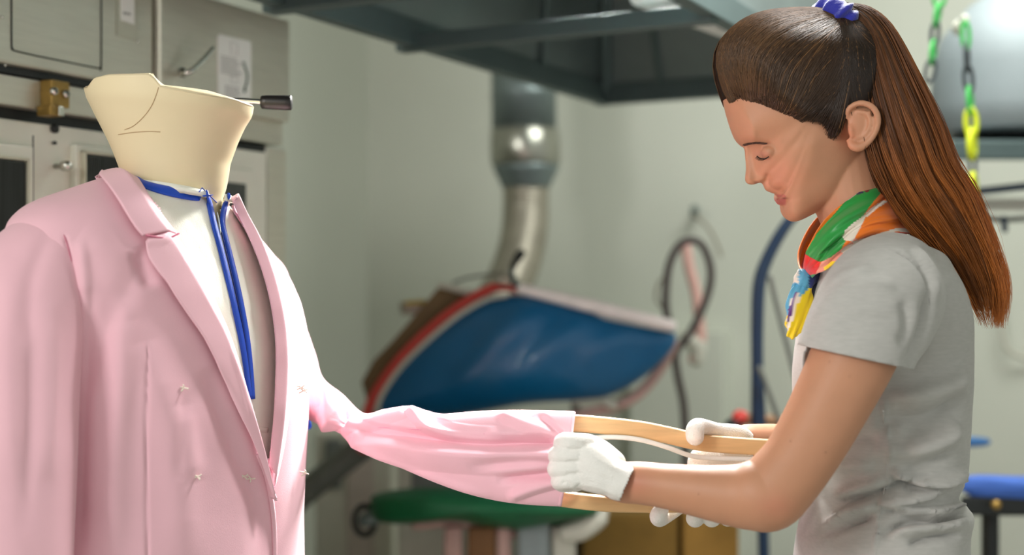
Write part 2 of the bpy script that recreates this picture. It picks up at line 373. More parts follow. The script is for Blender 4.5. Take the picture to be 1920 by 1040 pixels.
# lower door: cream frame with two ribbed windows
def frame_bar(name, x0, x1, ya, yb, l, th, par, m=M_cream): return plate(name, x0, x1, ya, yb, l, th, m, par, .002)
zdt = pz(100, 232)[1]; LD = CL+.0
V, Fc = boxrl(-.9, pz(455,250)[0], LD+.012, LD+.05, .35, zdt, .003); dr_o = mk('lower_door', V, Fc, M_cream, cab, smooth=False, label='cream lower door')
M_rib = mat('dark_ribbed_glass', (66,70,68), 0.3, 0.2, var=0.25, scale=20, stretch=(10,10,.2))
def ribwin(x0, x1, yt, border):
    r0, zt_ = pz(x0, yt); r1, _ = pz(x1, yt)
    V, Fc = boxrl(r0, r1, LD-.002, LD+.012, .5, zt_, .0025); fr = mk('window_frame', V, Fc, M_cream, dr_o, smooth=False)
    b = border; V, Fc = boxrl(r0+b, r1-b, LD-.006, LD-.002, .52, zt_-b*1.1, .001); bk = mk('window_pane', V, Fc, M_rib, dr_o, smooth=False)
    mb = MB(); n = int((r1-r0-2*b)/.0042)
    for i in range(n):
        r = r0+b+.002+i*(r1-r0-2*b-.004)/max(1, n-1)
        V, Fc = boxrl(r-.0009, r+.0009, LD-.0085, LD-.005, .53, zt_-b*1.1-.003, 0); mb.add(V, Fc)
    mk('pane_ribs', mb.v, mb.f, M_rib, bk, smooth=False)
    for lo in ((r0+b-.004, r1-b+.004),):
        mb = MB()
        for a_, b_, c_, d_ in ((lo[0], lo[0]+.0035, .52, zt_-b*1.1+.004), (lo[1]-.0035, lo[1], .52, zt_-b*1.1+.004), (lo[0], lo[1], zt_-b*1.1, zt_-b*1.1+.004)):
            V, Fc = boxrl(a_, b_, LD-.012, LD-.002, c_, d_, .0008); mb.add(V, Fc)
        mk('pane_bead', mb.v, mb.f, M_steel2, fr, smooth=False)
ribwin(-160, 62, 250, .020); ribwin(141, 300, 270, .012)
V, Fc = tube([P(62, 255, dl(62, LD-.001)), P(62, 560, dl(62, LD-.001))], .0012, 6); mk('frame_joint', V, Fc, M_black, dr_o)
for x, y, r_ in ((101,241,.0068), (101,268,.0026)):
    c = np.array(P(x, y, dl(x, LD+.010))); ax = np.array(RL(0,-1,0)); V, Fc = tube([c, c+ax*.004], r_, 18, cap='flat'); mk('hole_plug', V, Fc, M_black, dr_o)
c = np.array(P(104, 312, dl(104, LD+.01))); ax = np.array(RL(0,-1,0))
V, Fc = tube([c, c+ax*.016, c+ax*.016, c+ax*.026, c+ax*.030], [.004,.004,.0075,.0075,.004], 16, cap='flat'); mk('door_knob', V, Fc, M_chrome, dr_o, label='chrome door knob')
# right side of the lower part: dark gasket, cream frame, steel post
V, Fc = boxrl(pz(498,300)[0], rR-.002, CL-.004, CL+.05, .1, zmid-.05, .004); mk('steel_post', V, Fc, M_steel, cab, smooth=False)
V, Fc = boxrl(pz(335,300)[0], pz(497,300)[0], CL-.0005, CL+.03, .34, pz(470,272)[1], .002); mk('gasket', V, Fc, M_black, cab, smooth=False)
V, Fc = boxrl(pz(330,300)[0], pz(490,300)[0], CL-.012, CL+.0, .36, pz(450,281)[1], .003); fd = mk('end_door', V, Fc, M_cream, cab, smooth=False, label='cream end door')
V, Fc = boxrl(pz(340,300)[0], pz(462,300)[0], CL-.017, CL-.011, .38, pz(450,318)[1], .002); mk('door_rebate', V, Fc, M_cream, fd, smooth=False)
V, Fc = boxrl(pz(345,300)[0], pz(445,300)[0], CL-.020, CL-.016, .4, pz(440,345)[1], .002); mk('door_window', V, Fc, M_rib, fd, smooth=False)
# ---------------- extraction hood overhead
HZ = CZ+.47; hl, hr = 1.347, 3.13; hl2, hr0 = .72, .9
hd = thing('extraction_hood', 'large dark galvanised extraction hood hanging overhead in front of the duct', 'hood', RL(2.0, 1.0, HZ))
def quadp(name, a, b, c, d, m, th=.003, par=hd, n=1):
    V, Fc = [a, b, c, d], [(0,1,2,3)]; return mk(name, V, Fc, m, par, smooth=False, solid=th)
T = .75; ins = .34
lo = [(hr,hl),(hr,hl2),(hr0,hl2),(hr0,hl)]; hi = [(hr-ins-.1,hl-ins*.6),(hr-ins-.1,hl2+.12),(hr0+ins,hl2+.12),(hr0+ins,hl-ins*.6)]
nm = ['back_panel','right_panel','front_panel','left_panel']
for i in range(4):
    j = (i+1) % 4
    quadp(nm[i], RL(*lo[i],HZ+.03), RL(*lo[j],HZ+.03), RL(*hi[j],HZ+T), RL(*hi[i],HZ+T), M_galv)
V, Fc = boxrl(hr0+ins, hr-ins-.1, hl2+.12, hl-ins*.6, HZ+T, 3.0, .003); mk('hood_neck', V, Fc, M_galv, hd, smooth=False)
for a, b in (((hr0-.02,hr+.02,hl-.018,hl+.012),'rim_bar'), ((hr-.012,hr+.018,hl2,hl+.02),'rim_bar'), ((hr0-.02,hr0+.01,hl2,hl),'rim_bar'), ((hr0,hr,hl2-.01,hl2+.02),'rim_bar')):
    V, Fc = boxrl(*a, HZ-.012, HZ+.04, .003); mk(b, V, Fc, M_galvrim, hd, smooth=False)
rc = rz_l(775, 80, hl)[0]
for rr in (rc, rc-.42):
    V, Fc = boxrl(rr-.02, rr+.015, hl2, hl+.03, HZ-.02, HZ+.012, .003); mk('cross_channel', V, Fc, M_galvrim, hd, smooth=False)
def lerp(a, b, t): return tuple(a[i]+(b[i]-a[i])*t for i in range(len(a)))
# standing seams inside: the corner ridge and three on the left panel
for a, b in ((RL(hr-.01,hl-.012,HZ+.03), RL(hi[0][0],hi[0][1],HZ+T)),):
    V, Fc = tube([a, b], .016, 8); mk('corner_seam', V, Fc, M_galvrim, hd)
for rr in (2.75, 1.55):
    t = (rr-hr0)/(hr-hr0); a = RL(rr, hl-.01, HZ+.03); b = RL(hi[3][0]+(hi[0][0]-hi[3][0])*t, hi[0][1]-.004, HZ+T); V, Fc = tube([a, b], .008, 6); mk('panel_seam', V, Fc, M_galvrim, hd)
for ll in (1.18, .95):
    a = RL(hr-.012, ll, HZ+.03); b = RL(hi[0][0]-.006, hl2+.12+(ll-hl2)*.6, HZ+T); V, Fc = tube([a, b], .008, 6); mk('panel_seam', V, Fc, M_galvrim, hd)
# lamp tube under the hood
M_tubeL = mat('white_tube_casing', (250,248,244), 0.4)
a, b = np.array(P(1200,-6,2.35)), np.array(P(1440,84,2.9))
V, Fc = tube([a, b], .019, 14); lt = mk('tube_lamp', V, Fc, M_tubeL, label='slanting white tube lamp fixed under the dark hood', cat='lamp')
V, Fc = tube([a+(0,.01,.024), b+(0,.01,.024)], .028, 10, flat=.7, up=(0,0,1)); mk('lamp_casing', V, Fc, mat('beige_casing', (186,176,162), .5), lt)
bpy.data.objects['lamp_casing'].parent = lt
for t in (.1, .9):
    c = a+(b-a)*t; V, Fc = tube([c+(0,.01,.02), c+(0,.01,.20)], .004, 6); mk('hanger_rod', V, Fc, M_galvrim, lt)
# ---------------- duct behind the hood
dd = 4.15
du = thing('ventilation_duct', 'round metal duct dropping behind the hood into a bent flexible pipe', 'duct', P(980, 530, dd))
sc_ = dd/F
V, Fc = tube([P(981,-420,dd), P(981,80,dd), P(982,175,dd), P(982,178,dd), P(982,181,dd), P(983,243,dd)], [.105,.105,.105,.109,.105,.105], 40, cap='flat'); mk('duct_pipe', V, Fc, M_galv, du)
V, Fc = tube([P(984,242,dd), P(984,246,dd), P(985,276,dd), P(986,306,dd), P(986,310,dd)], [.106,.111,.114,.113,.108], 40, cap='flat'); mk('duct_collar', V, Fc, M_duct, du)
V, Fc = tube([P(986,308,dd), P(986,320,dd), P(986,348,dd), P(986,352,dd)], [.109,.104,.080,.078], 40, cap='flat'); mk('reducer', V, Fc, M_galv, du)
pth = catmull([P(986,350,dd), P(986,385,dd), P(984,430,dd-.02), P(974,480,dd-.05), P(955,530,dd-.1), P(930,575,dd-.15), P(915,640,dd-.2)], 14)
rr = .074+.0022*np.sin(np.arange(len(pth))*math.pi/1.5); V, Fc = tube(pth, rr, 32, cap='flat'); mk('flexible_hose', V, Fc, M_flex, du)
# ---------------- press with the blue buck
def slab(outline, d, thick, m, name, par, bulge=.03, nin=12, tilt=0, rimr=None, ctr=None, fl=None):
    """pillow shaped cushion: outline in px at depth d (tilt adds depth per px to the right)"""
    o = np.array(outline, float); c = np.array(ctr) if ctr is not None else o.mean(0); V = []; n = len(o)
    for side in (-1, 1):
        for k in range(nin+1):
            t = k/nin; q = c+(o-c)*math.sin(t*math.pi/2); h = (thick/2+bulge*(math.cos(t*math.pi/2)**1.0)) if t < .999 else thick/2*0.6
            for p in q:
                dd_ = d+tilt*(p[0]-c[0]); V.append(P(p[0], p[1], dd_+side*h))
    Fc = []
    for s in range(2):
        b = s*(nin+1)*n
        for k in range(nin):
            for j in range(n):
                a = (b+k*n+j, b+k*n+(j+1) % n, b+(k+1)*n+(j+1) % n, b+(k+1)*n+j); Fc.append(a if s else a[::-1])
    b1 = nin*n; b2 = (2*nin+1)*n
    for j in range(n): Fc.append((b1+j, b1+(j+1) % n, b2+(j+1) % n, b2+j))
    if fl: V, Fc = recalc(V, Fc); V = folds(np.array(V), Fc, fl)
    return mk(name, V, Fc, m, par)
pd = 3.25
pr = thing('steam_press', 'steam ironing press with raised blue padded head standing under the duct', 'press', P(830, 1900, pd)[:2]+(0,))
up_ = catmull([(694,776),(706,745),(740,692),(790,640),(850,592),(905,562),(945,552)], 6)
lo_ = catmull([(945,552),(1010,556),(1100,575),(1190,596),(1240,608),(1268,632),(1250,668),(1200,712),(1140,742),(1080,750),(980,758),(880,776),(790,782),(694,776)], 6)[1:]
ol = np.vstack([up_, lo_])[:-1]
slab(ol, pd, .05, M_bluepad, 'press_cushion', pr, .085, tilt=-.0001, nin=30, fl=[([(1020,566),(975,606),(900,670),(850,740)], 26, .009), ([(960,560),(910,610),(850,690)], 22, -.006), ([(1120,590),(1060,625),(1000,680),(960,730)], 28, .009), ([(1060,580),(1020,615),(950,690)], 22, -.007), ([(1200,606),(1150,640),(1090,690)], 22, .006)])
rim = catmull([(686,790),(690,768),(705,735),(742,682),(792,630),(850,582),(905,548),(940,536),(975,542)], 6); V, Fc = tube([P(x, y, pd-.02) for x, y in rim], .0125, 10); mk('red_piping', V, Fc, M_red, pr)
rim = catmull([(706,770),(716,740),(750,690),(800,640),(858,592),(910,562),(950,553)], 6); V, Fc = tube([P(x, y, pd-.06) for x, y in rim], .006, 8); mk('pale_piping', V, Fc, M_offw, pr)
bo = [(688,752),(678,716),(700,676),(735,640),(826,534),(870,545),(935,556),(900,600),(760,720),(700,790)]
V = [P(x, y, pd+.02) for x, y in bo]+[P(x, y, pd+.12) for x, y in bo]; n = len(bo)
V, Fc = recalc(V, [tuple(range(n)), tuple(range(n, 2*n))[::-1]]+[(i, (i+1) % n, n+(i+1) % n, n+i) for i in range(n)]); mk('head_casing', V, Fc, M_brown, pr, smooth=False)
V, Fc = tube([P(826,534,pd-.0), P(880,548,pd-.0), P(905,553,pd)], .008, 8); mk('casing_edge', V, Fc, M_offw, pr)
V, Fc = tube([P(976,541,pd-.05), P(1100,571,pd-.09), P(1258,610,pd-.12)], [.013,.017,.015], 12); mk('white_rail', V, Fc, mat('white_enamel', (250,238,236), .3), pr)
V, Fc = boxm([P(940,560,pd-.02),P(1262,624,pd-.12),P(1262,622,pd+.0),P(940,560,pd+.08),P(940,548,pd-.02),P(1262,604,pd-.12),P(1262,604,pd+.0),P(940,548,pd+.08)], .004); mk('cushion_edge', V, Fc, M_offw, pr, smooth=False)
V, Fc = tube([P(962,498,pd-.1), P(974,478,pd-.12), P(978,474,pd-.12)], [.008,.012,.010], 10); lv = mk('lever_grip', V, Fc, M_black, pr)
V, Fc = tube([P(975,545,pd-.04), P(960,515,pd-.08), P(962,498,pd-.1)], .007, 8, sm=4); mk('lever_rod', V, Fc, M_galvrim, lv)
V, Fc = tube([P(x, y, pd-.02) for x, y in ((850,530),(880,520),(930,514),(960,520))], .0035, 8, sm=5); mk('thin_cable', V, Fc, M_greyhose, pr)
V, Fc = boxm([P(928,532,pd-.06),P(972,536,pd-.06),P(972,536,pd),P(928,532,pd),P(932,514,pd-.06),P(968,516,pd-.06),P(968,516,pd),P(932,514,pd)], .006); mk('hinge_block', V, Fc, M_flex, pr)
V, Fc = boxm([P(752,590,pd+.06),P(800,588,pd+.06),P(800,588,pd+.1),P(752,590,pd+.1),P(748,566,pd+.06),P(800,563,pd+.06),P(800,563,pd+.1),P(748,566,pd+.1)], .006); sp = mk('side_bracket', V, Fc, M_flex, pr)
V, Fc = tube([P(762,568,pd+.05), P(796,566,pd+.05)], .006, 8); mk('yellow_clip', V, Fc, mat('ochre_clip',(190,160,60),.6), sp)
# hoses and arms of the press
V, Fc = tube([P(x, y, z) for x, y, z in ((1262,645,pd+.02),(1240,688,pd+.03),(1200,736,pd+.03),(1150,764,pd+.03),(1110,772,pd+.03),(1040,790,pd+.05))], .014, 10, sm=6); mk('lower_tube', V, Fc, M_pinkhose, pr)
V, Fc = tube([P(x, y, pd+.1) for x, y in ((700,822),(640,868),(585,912),(520,975),(480,1060))], .034, 16, sm=6); mk('support_arm', V, Fc, M_greyhose, pr)
V, Fc = tube([P(x, y, pd+.02) for x, y in ((690,780),(672,810),(680,842),(700,826))], .011, 10, sm=5); mk('red_pivot', V, Fc, M_red, pr)
V, Fc = tube([P(x, y, pd+.06) for x, y in ((1078,752),(1085,790),(1100,830))], .012, 10, sm=4); mk('strut', V, Fc, M_greyhose, pr)
V, Fc = tube([P(x, y, pd+.0) for x, y in ((1080,752),(1120,746),(1150,760))], .012, 10, sm=4); mk('lower_joint', V, Fc, M_offw, pr)
V, Fc = boxm([P(620,1030,pd+.1),P(1080,1030,pd+.1),P(1080,1030,pd+.6),P(620,1030,pd+.6),P(620,842,pd+.1),P(1080,842,pd+.1),P(1080,842,pd+.6),P(620,842,pd+.6)], .01); 
zf = 0.0
def cbox(x0, x1, y0, d0, d1, z0=0.0, bev=.01):
    a = P(x0, y0, d0); b = P(x1, y0, d0); zt_ = a[2]
    return boxm([(a[0],d0,z0),(b[0],d0,z0),(b[0],d1,z0),(a[0],d1,z0),(a[0],d0,zt_),(b[0],d0,zt_),(b[0],d1,zt_),(a[0],d1,zt_)], bev)
V, Fc = cbox(745, 1078, 842, pd+.12, pd+.6); mk('base_cabinet', V, Fc, M_offw, pr, smooth=False)
V, Fc = cbox(770, 870, 852, pd+.115, pd+.13, .73); mk('cabinet_slot', V, Fc, M_grey, pr, smooth=False)
# boiler unit left of the press
bu = thing('boiler_unit', 'low off-white boiler cabinet behind the grey support arm', 'machine', P(640, 900, 3.7)[:2]+(0,))
V, Fc = cbox(590, 735, 812, 3.95, 4.3); mk('casing', V, Fc, M_offw, bu, smooth=False)
V, Fc = cbox(608, 640, 824, 3.94, 3.955, .70); mk('side_vent', V, Fc, M_grey, bu, smooth=False)
V, Fc = cbox(650, 700, 840, 3.94, 3.955, .45); mk('access_panel', V, Fc, mat('pinkish_panel', (196,184,176), .5), bu, smooth=False)
# green press table in front
gd = 3.0
gp = thing('ironing_table', 'green padded ironing table on stubby legs below the pink sleeve', 'table', P(890, 1000, gd)[:2]+(0,))
go = catmull([(694,942),(700,928),(740,918),(830,913),(930,924),(1010,938),(1100,950),(1124,956),(1110,968),(1060,976),(1000,988),(960,992),(900,984),(840,976),(760,982),(712,978),(697,962),(694,942)], 5)[:-1]
slab(go, gd, .10, M_green, 'padded_top', gp, .16)
V, Fc = tube([P(x, y, gd) for x, y in ((780,984),(850,978),(890,985),(930,996),(960,1000))], .012, 10, sm=5); mk('pink_underlay', V, Fc, M_pinkhose, gp)
M_rust = mat('rusty_brown', (120,80,40), .6)
for x0, x1, m in ((832,866,M_pinkhose),(876,930,M_rust),(932,958,M_pinkhose)):
    V, Fc = cbox(x0, x1, 988, gd-.03, gd+.03); mk('leg', V, Fc, m, gp, smooth=False)
V, Fc = cbox(972, 1030, 982, gd-.05, gd+.1); mk('pedestal', V, Fc, mat('grey_blue_steel', (142,152,154), .5), gp, smooth=False)
V, Fc = cbox(1034, 1080, 988, gd-.02, gd+.1); mk('pedestal_cover', V, Fc, M_offw, gp, smooth=False)
V, Fc = tube([P(x, y, gd-.05) for x, y in ((1062,1000),(1090,992),(1122,970),(1130,962))], [.022,.026,.024,.014], 12, sm=5); mk('end_bracket', V, Fc, M_offw, gp)
th = np.linspace(0, 2*math.pi, 25); pth = [P(684+22*math.cos(t)*.9, 975+27*math.sin(t), gd+.02+.02*math.cos(t)) for t in th]
V, Fc = tube(pth, .0075, 10, cap=None); wh = mk('hand_wheel', V, Fc, M_black, gp, label='black hand wheel')
V, Fc = tube([P(684,975,gd+.02), P(700,968,gd+.02)], [.016,.02], 12); mk('wheel_hub', V, Fc, M_galv, wh)
V, Fc = tube([P(700,968,gd+.02), P(730,960,gd+.02)], .012, 10); mk('axle', V, Fc, M_galv, gp)
# cardboard boxes
V, Fc = cbox(1092, 1272, 962, 3.18, 3.55); mk('cardboard_box', V, Fc, mat('dark_cardboard', (118,88,28), .8), smooth=False, label='dark brown cardboard box right of the green ironing table', cat='box')
V, Fc = cbox(1280, 1386, 958, 3.18, 3.5); mk('cardboard_box', V, Fc, M_card, smooth=False, label='lighter tan cardboard box standing below the woman\'s gloved hands', cat='box')
# ---------------- looped hose on a wall hook
hd3 = 3.9
hk = mk('wall_hook', *tube([P(1303,400,dr(1303,RW)), P(1303,402,dr(1303,RW)-.08), P(1302,392,dr(1302,RW)-.10)], .014, 10), M_galvrim, label='small dark hook on the wall above the looped hose', cat='hook')
V, Fc = tube([P(x, y, hd3-.25) for x, y in ((1252,600),(1248,560),(1254,500),(1272,462),(1296,450),(1318,462),(1332,500),(1330,540),(1312,590),(1290,630),(1268,660),(1270,700),(1282,760),(1285,830),(1285,900))], .0115, 12, sm=6)
mk('steam_hose', V, Fc, M_darkhose, label='dark braided steam hose hanging in a tall loop beside the blue press', cat='hose')
V, Fc = tube([P(x, y, hd3-.1) for x, y in ((1286,460),(1292,500),(1304,545),(1310,590),(1314,640),(1300,672))], .016, 12, sm=6)
ph_ = mk('pink_hose', V, Fc, mat('pale_pink_hose', (222,176,166), .5), label='pale pink hose hanging inside the dark hose loop', cat='hose')
V, Fc = tube([P(x, y, hd3+.1) for x, y in ((1303,402),(1330,430),(1345,460),(1352,480))], .005, 8, sm=6); mk('thin_wire', V, Fc, M_flex, label='thin wire trailing right from the wall hook', cat='wire')
V, Fc = tube([P(x, y, hd3-.2) for x, y in ((1250,586),(1230,560),(1236,530),(1248,520))], .004, 8, sm=6); mk('hose_clip_wire', V, Fc, M_flex, label='thin grey cable beside the left side of the hose loop', cat='wire')
c = np.array(P(1300,650,hd3-.1)); mb = MB().add(*tube([c+(-.02,0,.03), c+(.015,0,.0), c+(.01,0,-.04)], [.02,.03,.02], 12)); mk('hose_valve', mb.v, mb.f, M_offw, ph_, label='pale valve fitting')
# ---------------- navy boom stand and grey hoses behind the woman
V, Fc = tube([P(x, y, 2.9) for x, y in ((1540,372),(1500,394),(1470,428),(1440,482),(1424,530),(1420,600),(1420,690),(1422,780),(1426,900),(1432,1040),(1436,1500),(1436,1630))], [.010,.011,.013,.014,.015,.0145,.014,.0165,.013,.013,.013,.014], 14, sm=6)
sb = thing('boom_stand', 'curved navy blue iron boom stand behind the woman', 'stand', P(1436, 1000, 2.9)[:2]+(0,)); mk('pole', V, Fc, M_navy, sb)
V, Fc = tube([(P(1436,1000,2.9)[0],2.9,0.0), (P(1436,1000,2.9)[0],2.9,0.03)], .1, 32, cap='flat'); mk('base', V, Fc, M_navy, sb)
V, Fc = tube([P(x, y, 2.85) for x, y in ((1444,520),(1456,570),(1474,640),(1490,700),(1510,760))], .006, 10, sm=6); mk('cable', V, Fc, M_greyhose, sb, label='thin grey cable')
V, Fc = tube([P(x, y, 2.85) for x, y in ((1424,690),(1440,730),(1458,780),(1470,800))], .006, 10, sm=6); mk('brace', V, Fc, M_greyhose, sb)
V, Fc = tube([P(x, y, 2.97) for x, y in ((1398,786),(1430,786),(1470,790))], [.014,.013,.012], 12); ih = mk('iron', V, Fc, mat('wood_handle', (150,110,76), .5), label='iron with wooden handle and red tip behind the raised bar', cat='iron')
V, Fc = ball(P(1388,782,2.97), (.02,.02,.017)); mk('red_tip', V, Fc, M_red, ih)
V, Fc = ball(P(1376,796,2.97), (.022,.02,.016)); mk('sole_plate', V, Fc, M_black, ih)
# ---------------- right background
h2 = thing('steam_cone', 'pale steel conical hood behind the ponytail and hanging chains', 'hood', P(1860, 240, 3.1))
c0 = P(1890, 100, 3.1); R = lambda px: px*3.1/F
prof = [(18,-60),(24,-20),(70,10),(96,40),(122,72),(136,130),(140,200),(142,248),(136,252)]
V, Fc = tube([P(1890, y, 3.1) for _, y in prof], [R(r_) for r_, _ in prof], 48, cap='flat'); mk('cone_body', V, Fc, M_hood2, h2)
V, Fc = boxm([P(1785,300,2.9),P(2100,300,2.9),P(2100,300,3.3),P(1785,300,3.3),P(1785,262,2.9),P(2100,262,2.9),P(2100,262,3.3),P(1785,262,3.3)], .006); mk('rim_band', V, Fc, M_galvrim, h2, smooth=False)
V, Fc = ball(P(1808,38,2.72), (.011,.011,.013)); mk('hook_bolt', V, Fc, M_offw, h2)
V, Fc = ball(P(1795,52,2.74), (.012,.011,.016)); mk('hook_bolt', V, Fc, M_offw, h2)
def chain(path, seq, name, label, d, size):
    root = thing(name, label, 'chain', P(path[-1][0], path[-1][1], d), 'plastic chains hanging behind the ponytail')
    pts = resample(path, len(seq)+1)
    for i, (c, w_, h_) in enumerate(seq):
        a = pts[i]; b = pts[i+1]; cx, cy = (a+b)/2; t = np.linspace(0, 2*math.pi, 25); hh = abs(b[1]-a[1])*.62; flat = i % 2
        ww = w_*(.35 if flat else 1.0); dpt = (.016 if flat else 0)
        pth = [P(cx+ww*math.cos(q)+(b[0]-a[0])*.6*math.sin(q), cy+hh*math.sin(q), d+dpt*math.cos(q)) for q in t]
        V, Fc = tube(pth, size*(h_), 8, cap=None); mk('chain_link', V, Fc, c, root)
G, K, Y = M_cgreen, M_cblk, M_cyel
chain([(1762,-25),(1760,20),(1752,60),(1750,100),(1741,150)], [(G,11,1),(G,11,1),(K,7,1),(G,10,1),(K,9,1)], 'hanging_chain', 'green and dark plastic chain hanging beside the ponytail, left one of two', 2.62, .0042)
chain([(1810,46),(1812,100),(1817,160),(1820,210),(1822,260),(1824,310),(1824,372)], [(G,7,1),(K,8,1),(K,8,1),(G,10,1),(Y,10,1.3),(Y,12,1.6),(K,6,.8),(Y,12,1.6)], 'hanging_chain', 'chain with bright yellow lower links hanging in front of the steel cone', 2.6, .0045)
V, Fc = tube([P(1800,362,3.0), P(1850,357,3.0), P(2100,330,3.0)], .009, 10); fr_ = thing('pipe_rack', 'thin dark horizontal pipe rack at the right edge under the steel cone', 'rack', P(1900, 520, 3.0)); mk('top_pipe', V, Fc, M_navy, fr_)
V, Fc = tube([P(1800,404,3.1), P(1880,412,3.1), P(2100,398,3.1)], .007, 10); mk('lower_pipe', V, Fc, M_greyhose, fr_)
V, Fc = boxm([P(1838,395,3.12),P(2100,395,3.12),P(2100,395,3.3),P(1838,395,3.3),P(1838,372,3.12),P(2100,372,3.12),P(2100,372,3.3),P(1838,372,3.3)], .006); mk('pale_panel', V, Fc, M_offw, fr_, smooth=False)
V, Fc = tube([P(1882,410,3.08), P(1884,430,3.08)], .008, 8); mk('drop_pin', V, Fc, M_navy, fr_)
V, Fc = tube([P(x, y, dr(1890, RW)-.06) for x, y in ((1880,560),(1878,610),(1890,655),(1925,672))], .008, 8, sm=6); mk('wall_cable', V, Fc, M_offw, label='white cable curving down the wall at the right edge', cat='cable')
# blue ironing board at the right edge
ib = thing('ironing_board', 'blue ironing board with dark base at the right edge behind the woman', 'ironing board', P(1950, 960, 2.7)[:2]+(0,))
bo = catmull([(1800,916),(1806,898),(1830,890),(1900,892),(2000,894),(2100,898),(2104,930),(2000,944),(1900,940),(1830,934),(1800,916)], 4)[:-1]
slab(bo, 2.75, .22, M_bboard, 'board_cloth', ib, .03)
V, Fc = boxm([P(1806,966,2.62),P(2100,968,2.62),P(2100,968,2.9),P(1806,966,2.9),P(1800,930,2.62),P(2100,936,2.62),P(2100,936,2.9),P(1800,930,2.9)], .008); mk('board_base', V, Fc, M_black, ib, smooth=False)
for x in (1850, 2060):
    V, Fc = cbox(x, x+26, 960, 2.74, 2.78); mk('leg', V, Fc, M_black, ib, smooth=False)
V, Fc = ball(P(1868,946,2.60), .010); mk('brass_screw', V, Fc, M_brass, ib)
sp_ = thing('sleeve_board', 'small blue sleeve board poking out behind the woman\'s back', 'ironing board', P(1800, 850, 3.0))
so = catmull([(1740,828),(1745,820),(1800,818),(1845,820),(1858,828),(1845,836),(1800,838),(1745,836),(1740,828)], 4)[:-1]; slab(so, 3.0, .1, mat('dull_blue_cloth', (60,110,160), .7), 'pad', sp_, .01)
V, Fc = tube([P(1780,836,3.0), P(1780,1000,3.0), (P(1780,900,3.0)[0],3.0,0)], .012, 10); mk('support_post', V, Fc, M_greyhose, sp_)
# ================================================================== FINISHING FORM AND JACKET
FC = np.array((-.395, 1.5)); FF = np.array((.866, -.5)); FS = np.array((.5, .866))
TAB = np.array([ # h, centre forward, half depth b, half width a
 (-.62,.0,.150,.205),(-.50,.0,.140,.200),(-.36,.0,.128,.190),(-.24,.002,.124,.187),(-.12,.004,.125,.196),(-.05,.002,.120,.208),(.0,.0,.112,.216),
 (.035,-.004,.103,.216),(.06,-.008,.095,.207),(.078,-.010,.088,.188),(.092,-.012,.082,.162),(.106,-.014,.077,.130),(.120,-.014,.073,.100),(.130,-.014,.066,.078)])
def jring(h, th, db=0.0, k=2.3):
    cf, b, a = (np.interp(h, TAB[:,0], TAB[:,i]) for i in (1,2,3))
    c, s = np.cos(th), np.sin(th); e = 2.0/k; a = a*np.where(s > 0, .86, 1.0)
    f = cf+(b+db)*np.sign(c)*np.abs(c)**e; q = (a+db)*np.sign(s)*np.abs(s)**e
    hh = h-.14*(q+.2)-np.clip((h+.25)/.3, 0, 1)*.022*np.clip(q/.17, 0, 1.3)**1.5
    return np.stack([FC[0]+FF[0]*f+FS[0]*q, FC[1]+FF[1]*f+FS[1]*q, CZ+hh+0*q], -1)
def jloft(hs, nth, db=0.0, close_top=False):
    th = np.linspace(0, 2*math.pi, nth, endpoint=False); V = np.vstack([jring(h, th, db(h) if callable(db) else db) for h in hs]); V = np.array(V)
    # smooth vertically
    G = V.reshape(len(hs), nth, 3)
    for _ in range(6): G[1:-1] = .5*G[1:-1]+.25*(G[:-2]+G[2:])
    return G.reshape(-1, 3), gridf(len(hs), nth)
form = thing('finishing_mannequin', 'cream neck mannequin form with white padded cover and blue binding wearing the pink jacket', 'mannequin', (FC[0], FC[1], 0))
# neck ----------------------------------------------------------------
rimx = [150,162,175,200,285,297,350,440,474,490]; rimy = [165,165,148,142,140,163,172,188,200,204]
NR = [((163,166),(474,198),.088),((166,182),(471,214),.086),((178,208),(458,236),.080),((192,236),(446,262),.074),((207,266),(437,286),.069),((219,294),(430,306),.066),((228,318),(427,326),.064),((237,345),(422,352),.061),((248,375),(414,380),.057),((254,430),(410,430),.055)]
NR2 = []
for i in range(len(NR)):
    a, b, c = NR[i]; NR2.append((a[0], a[1], b[0], b[1], c))
NR2 = catmull(NR2, 5); n = 96; th = np.linspace(0, 2*math.pi, n, endpoint=False); rows = []
for i, q in enumerate(NR2):
    a = np.array(P(q[0], q[1], 1.5)); b = np.array(P(q[2], q[3], 1.5)); mid = (a+b)/2; R_ = np.cos(th)
    ring = mid+np.outer(R_, (b-a)/2)+np.outer(np.sin(th), (0, q[4], 0)); t = max(0, 1-i/6.0)
    x, y = proj(ring); yn = np.interp(x, rimx, rimy); rimz = CZ+(520-yn)/F*ring[:,1]
    ring[:,2] = ring[:,2]*(1-t)+rimz*t; rows.append(ring)
top = rows[0].copy(); ctr = top.mean(0)
caps = []
for s, dz in ((.97,.0022),(.93,.003),(.6,.001),(.25,-.002),(.02,-.002)):
    q = ctr+(top-ctr)*s; q[:,2] = top[:,2]*s+ctr[2]*(1-s) if s > .8 else top[:,2]*(.5*s)+ctr[2]*(1-.5*s); q[:,2] += dz; caps.append(q)
V = np.vstack(caps[::-1]+rows); Fc = gridf(len(caps)+len(rows), n)+[tuple(range(n))]
neck = mk('neck', V, Fc, M_form, form); bv_neck = bvh(V, Fc)
for pl in ([(297,164),(292,180),(283,200),(268,220),(250,236),(234,243)], [(222,252),(250,248),(280,246),(300,247)]):
    pth = [hit(bv_neck, x, y, .0001)[0] for x, y in catmull(pl, 5)]; V, Fc = tube(pth, .0005, 5); mk('neck_seam', V, Fc, mat('seam_tan', (186,156,118), .7), neck)
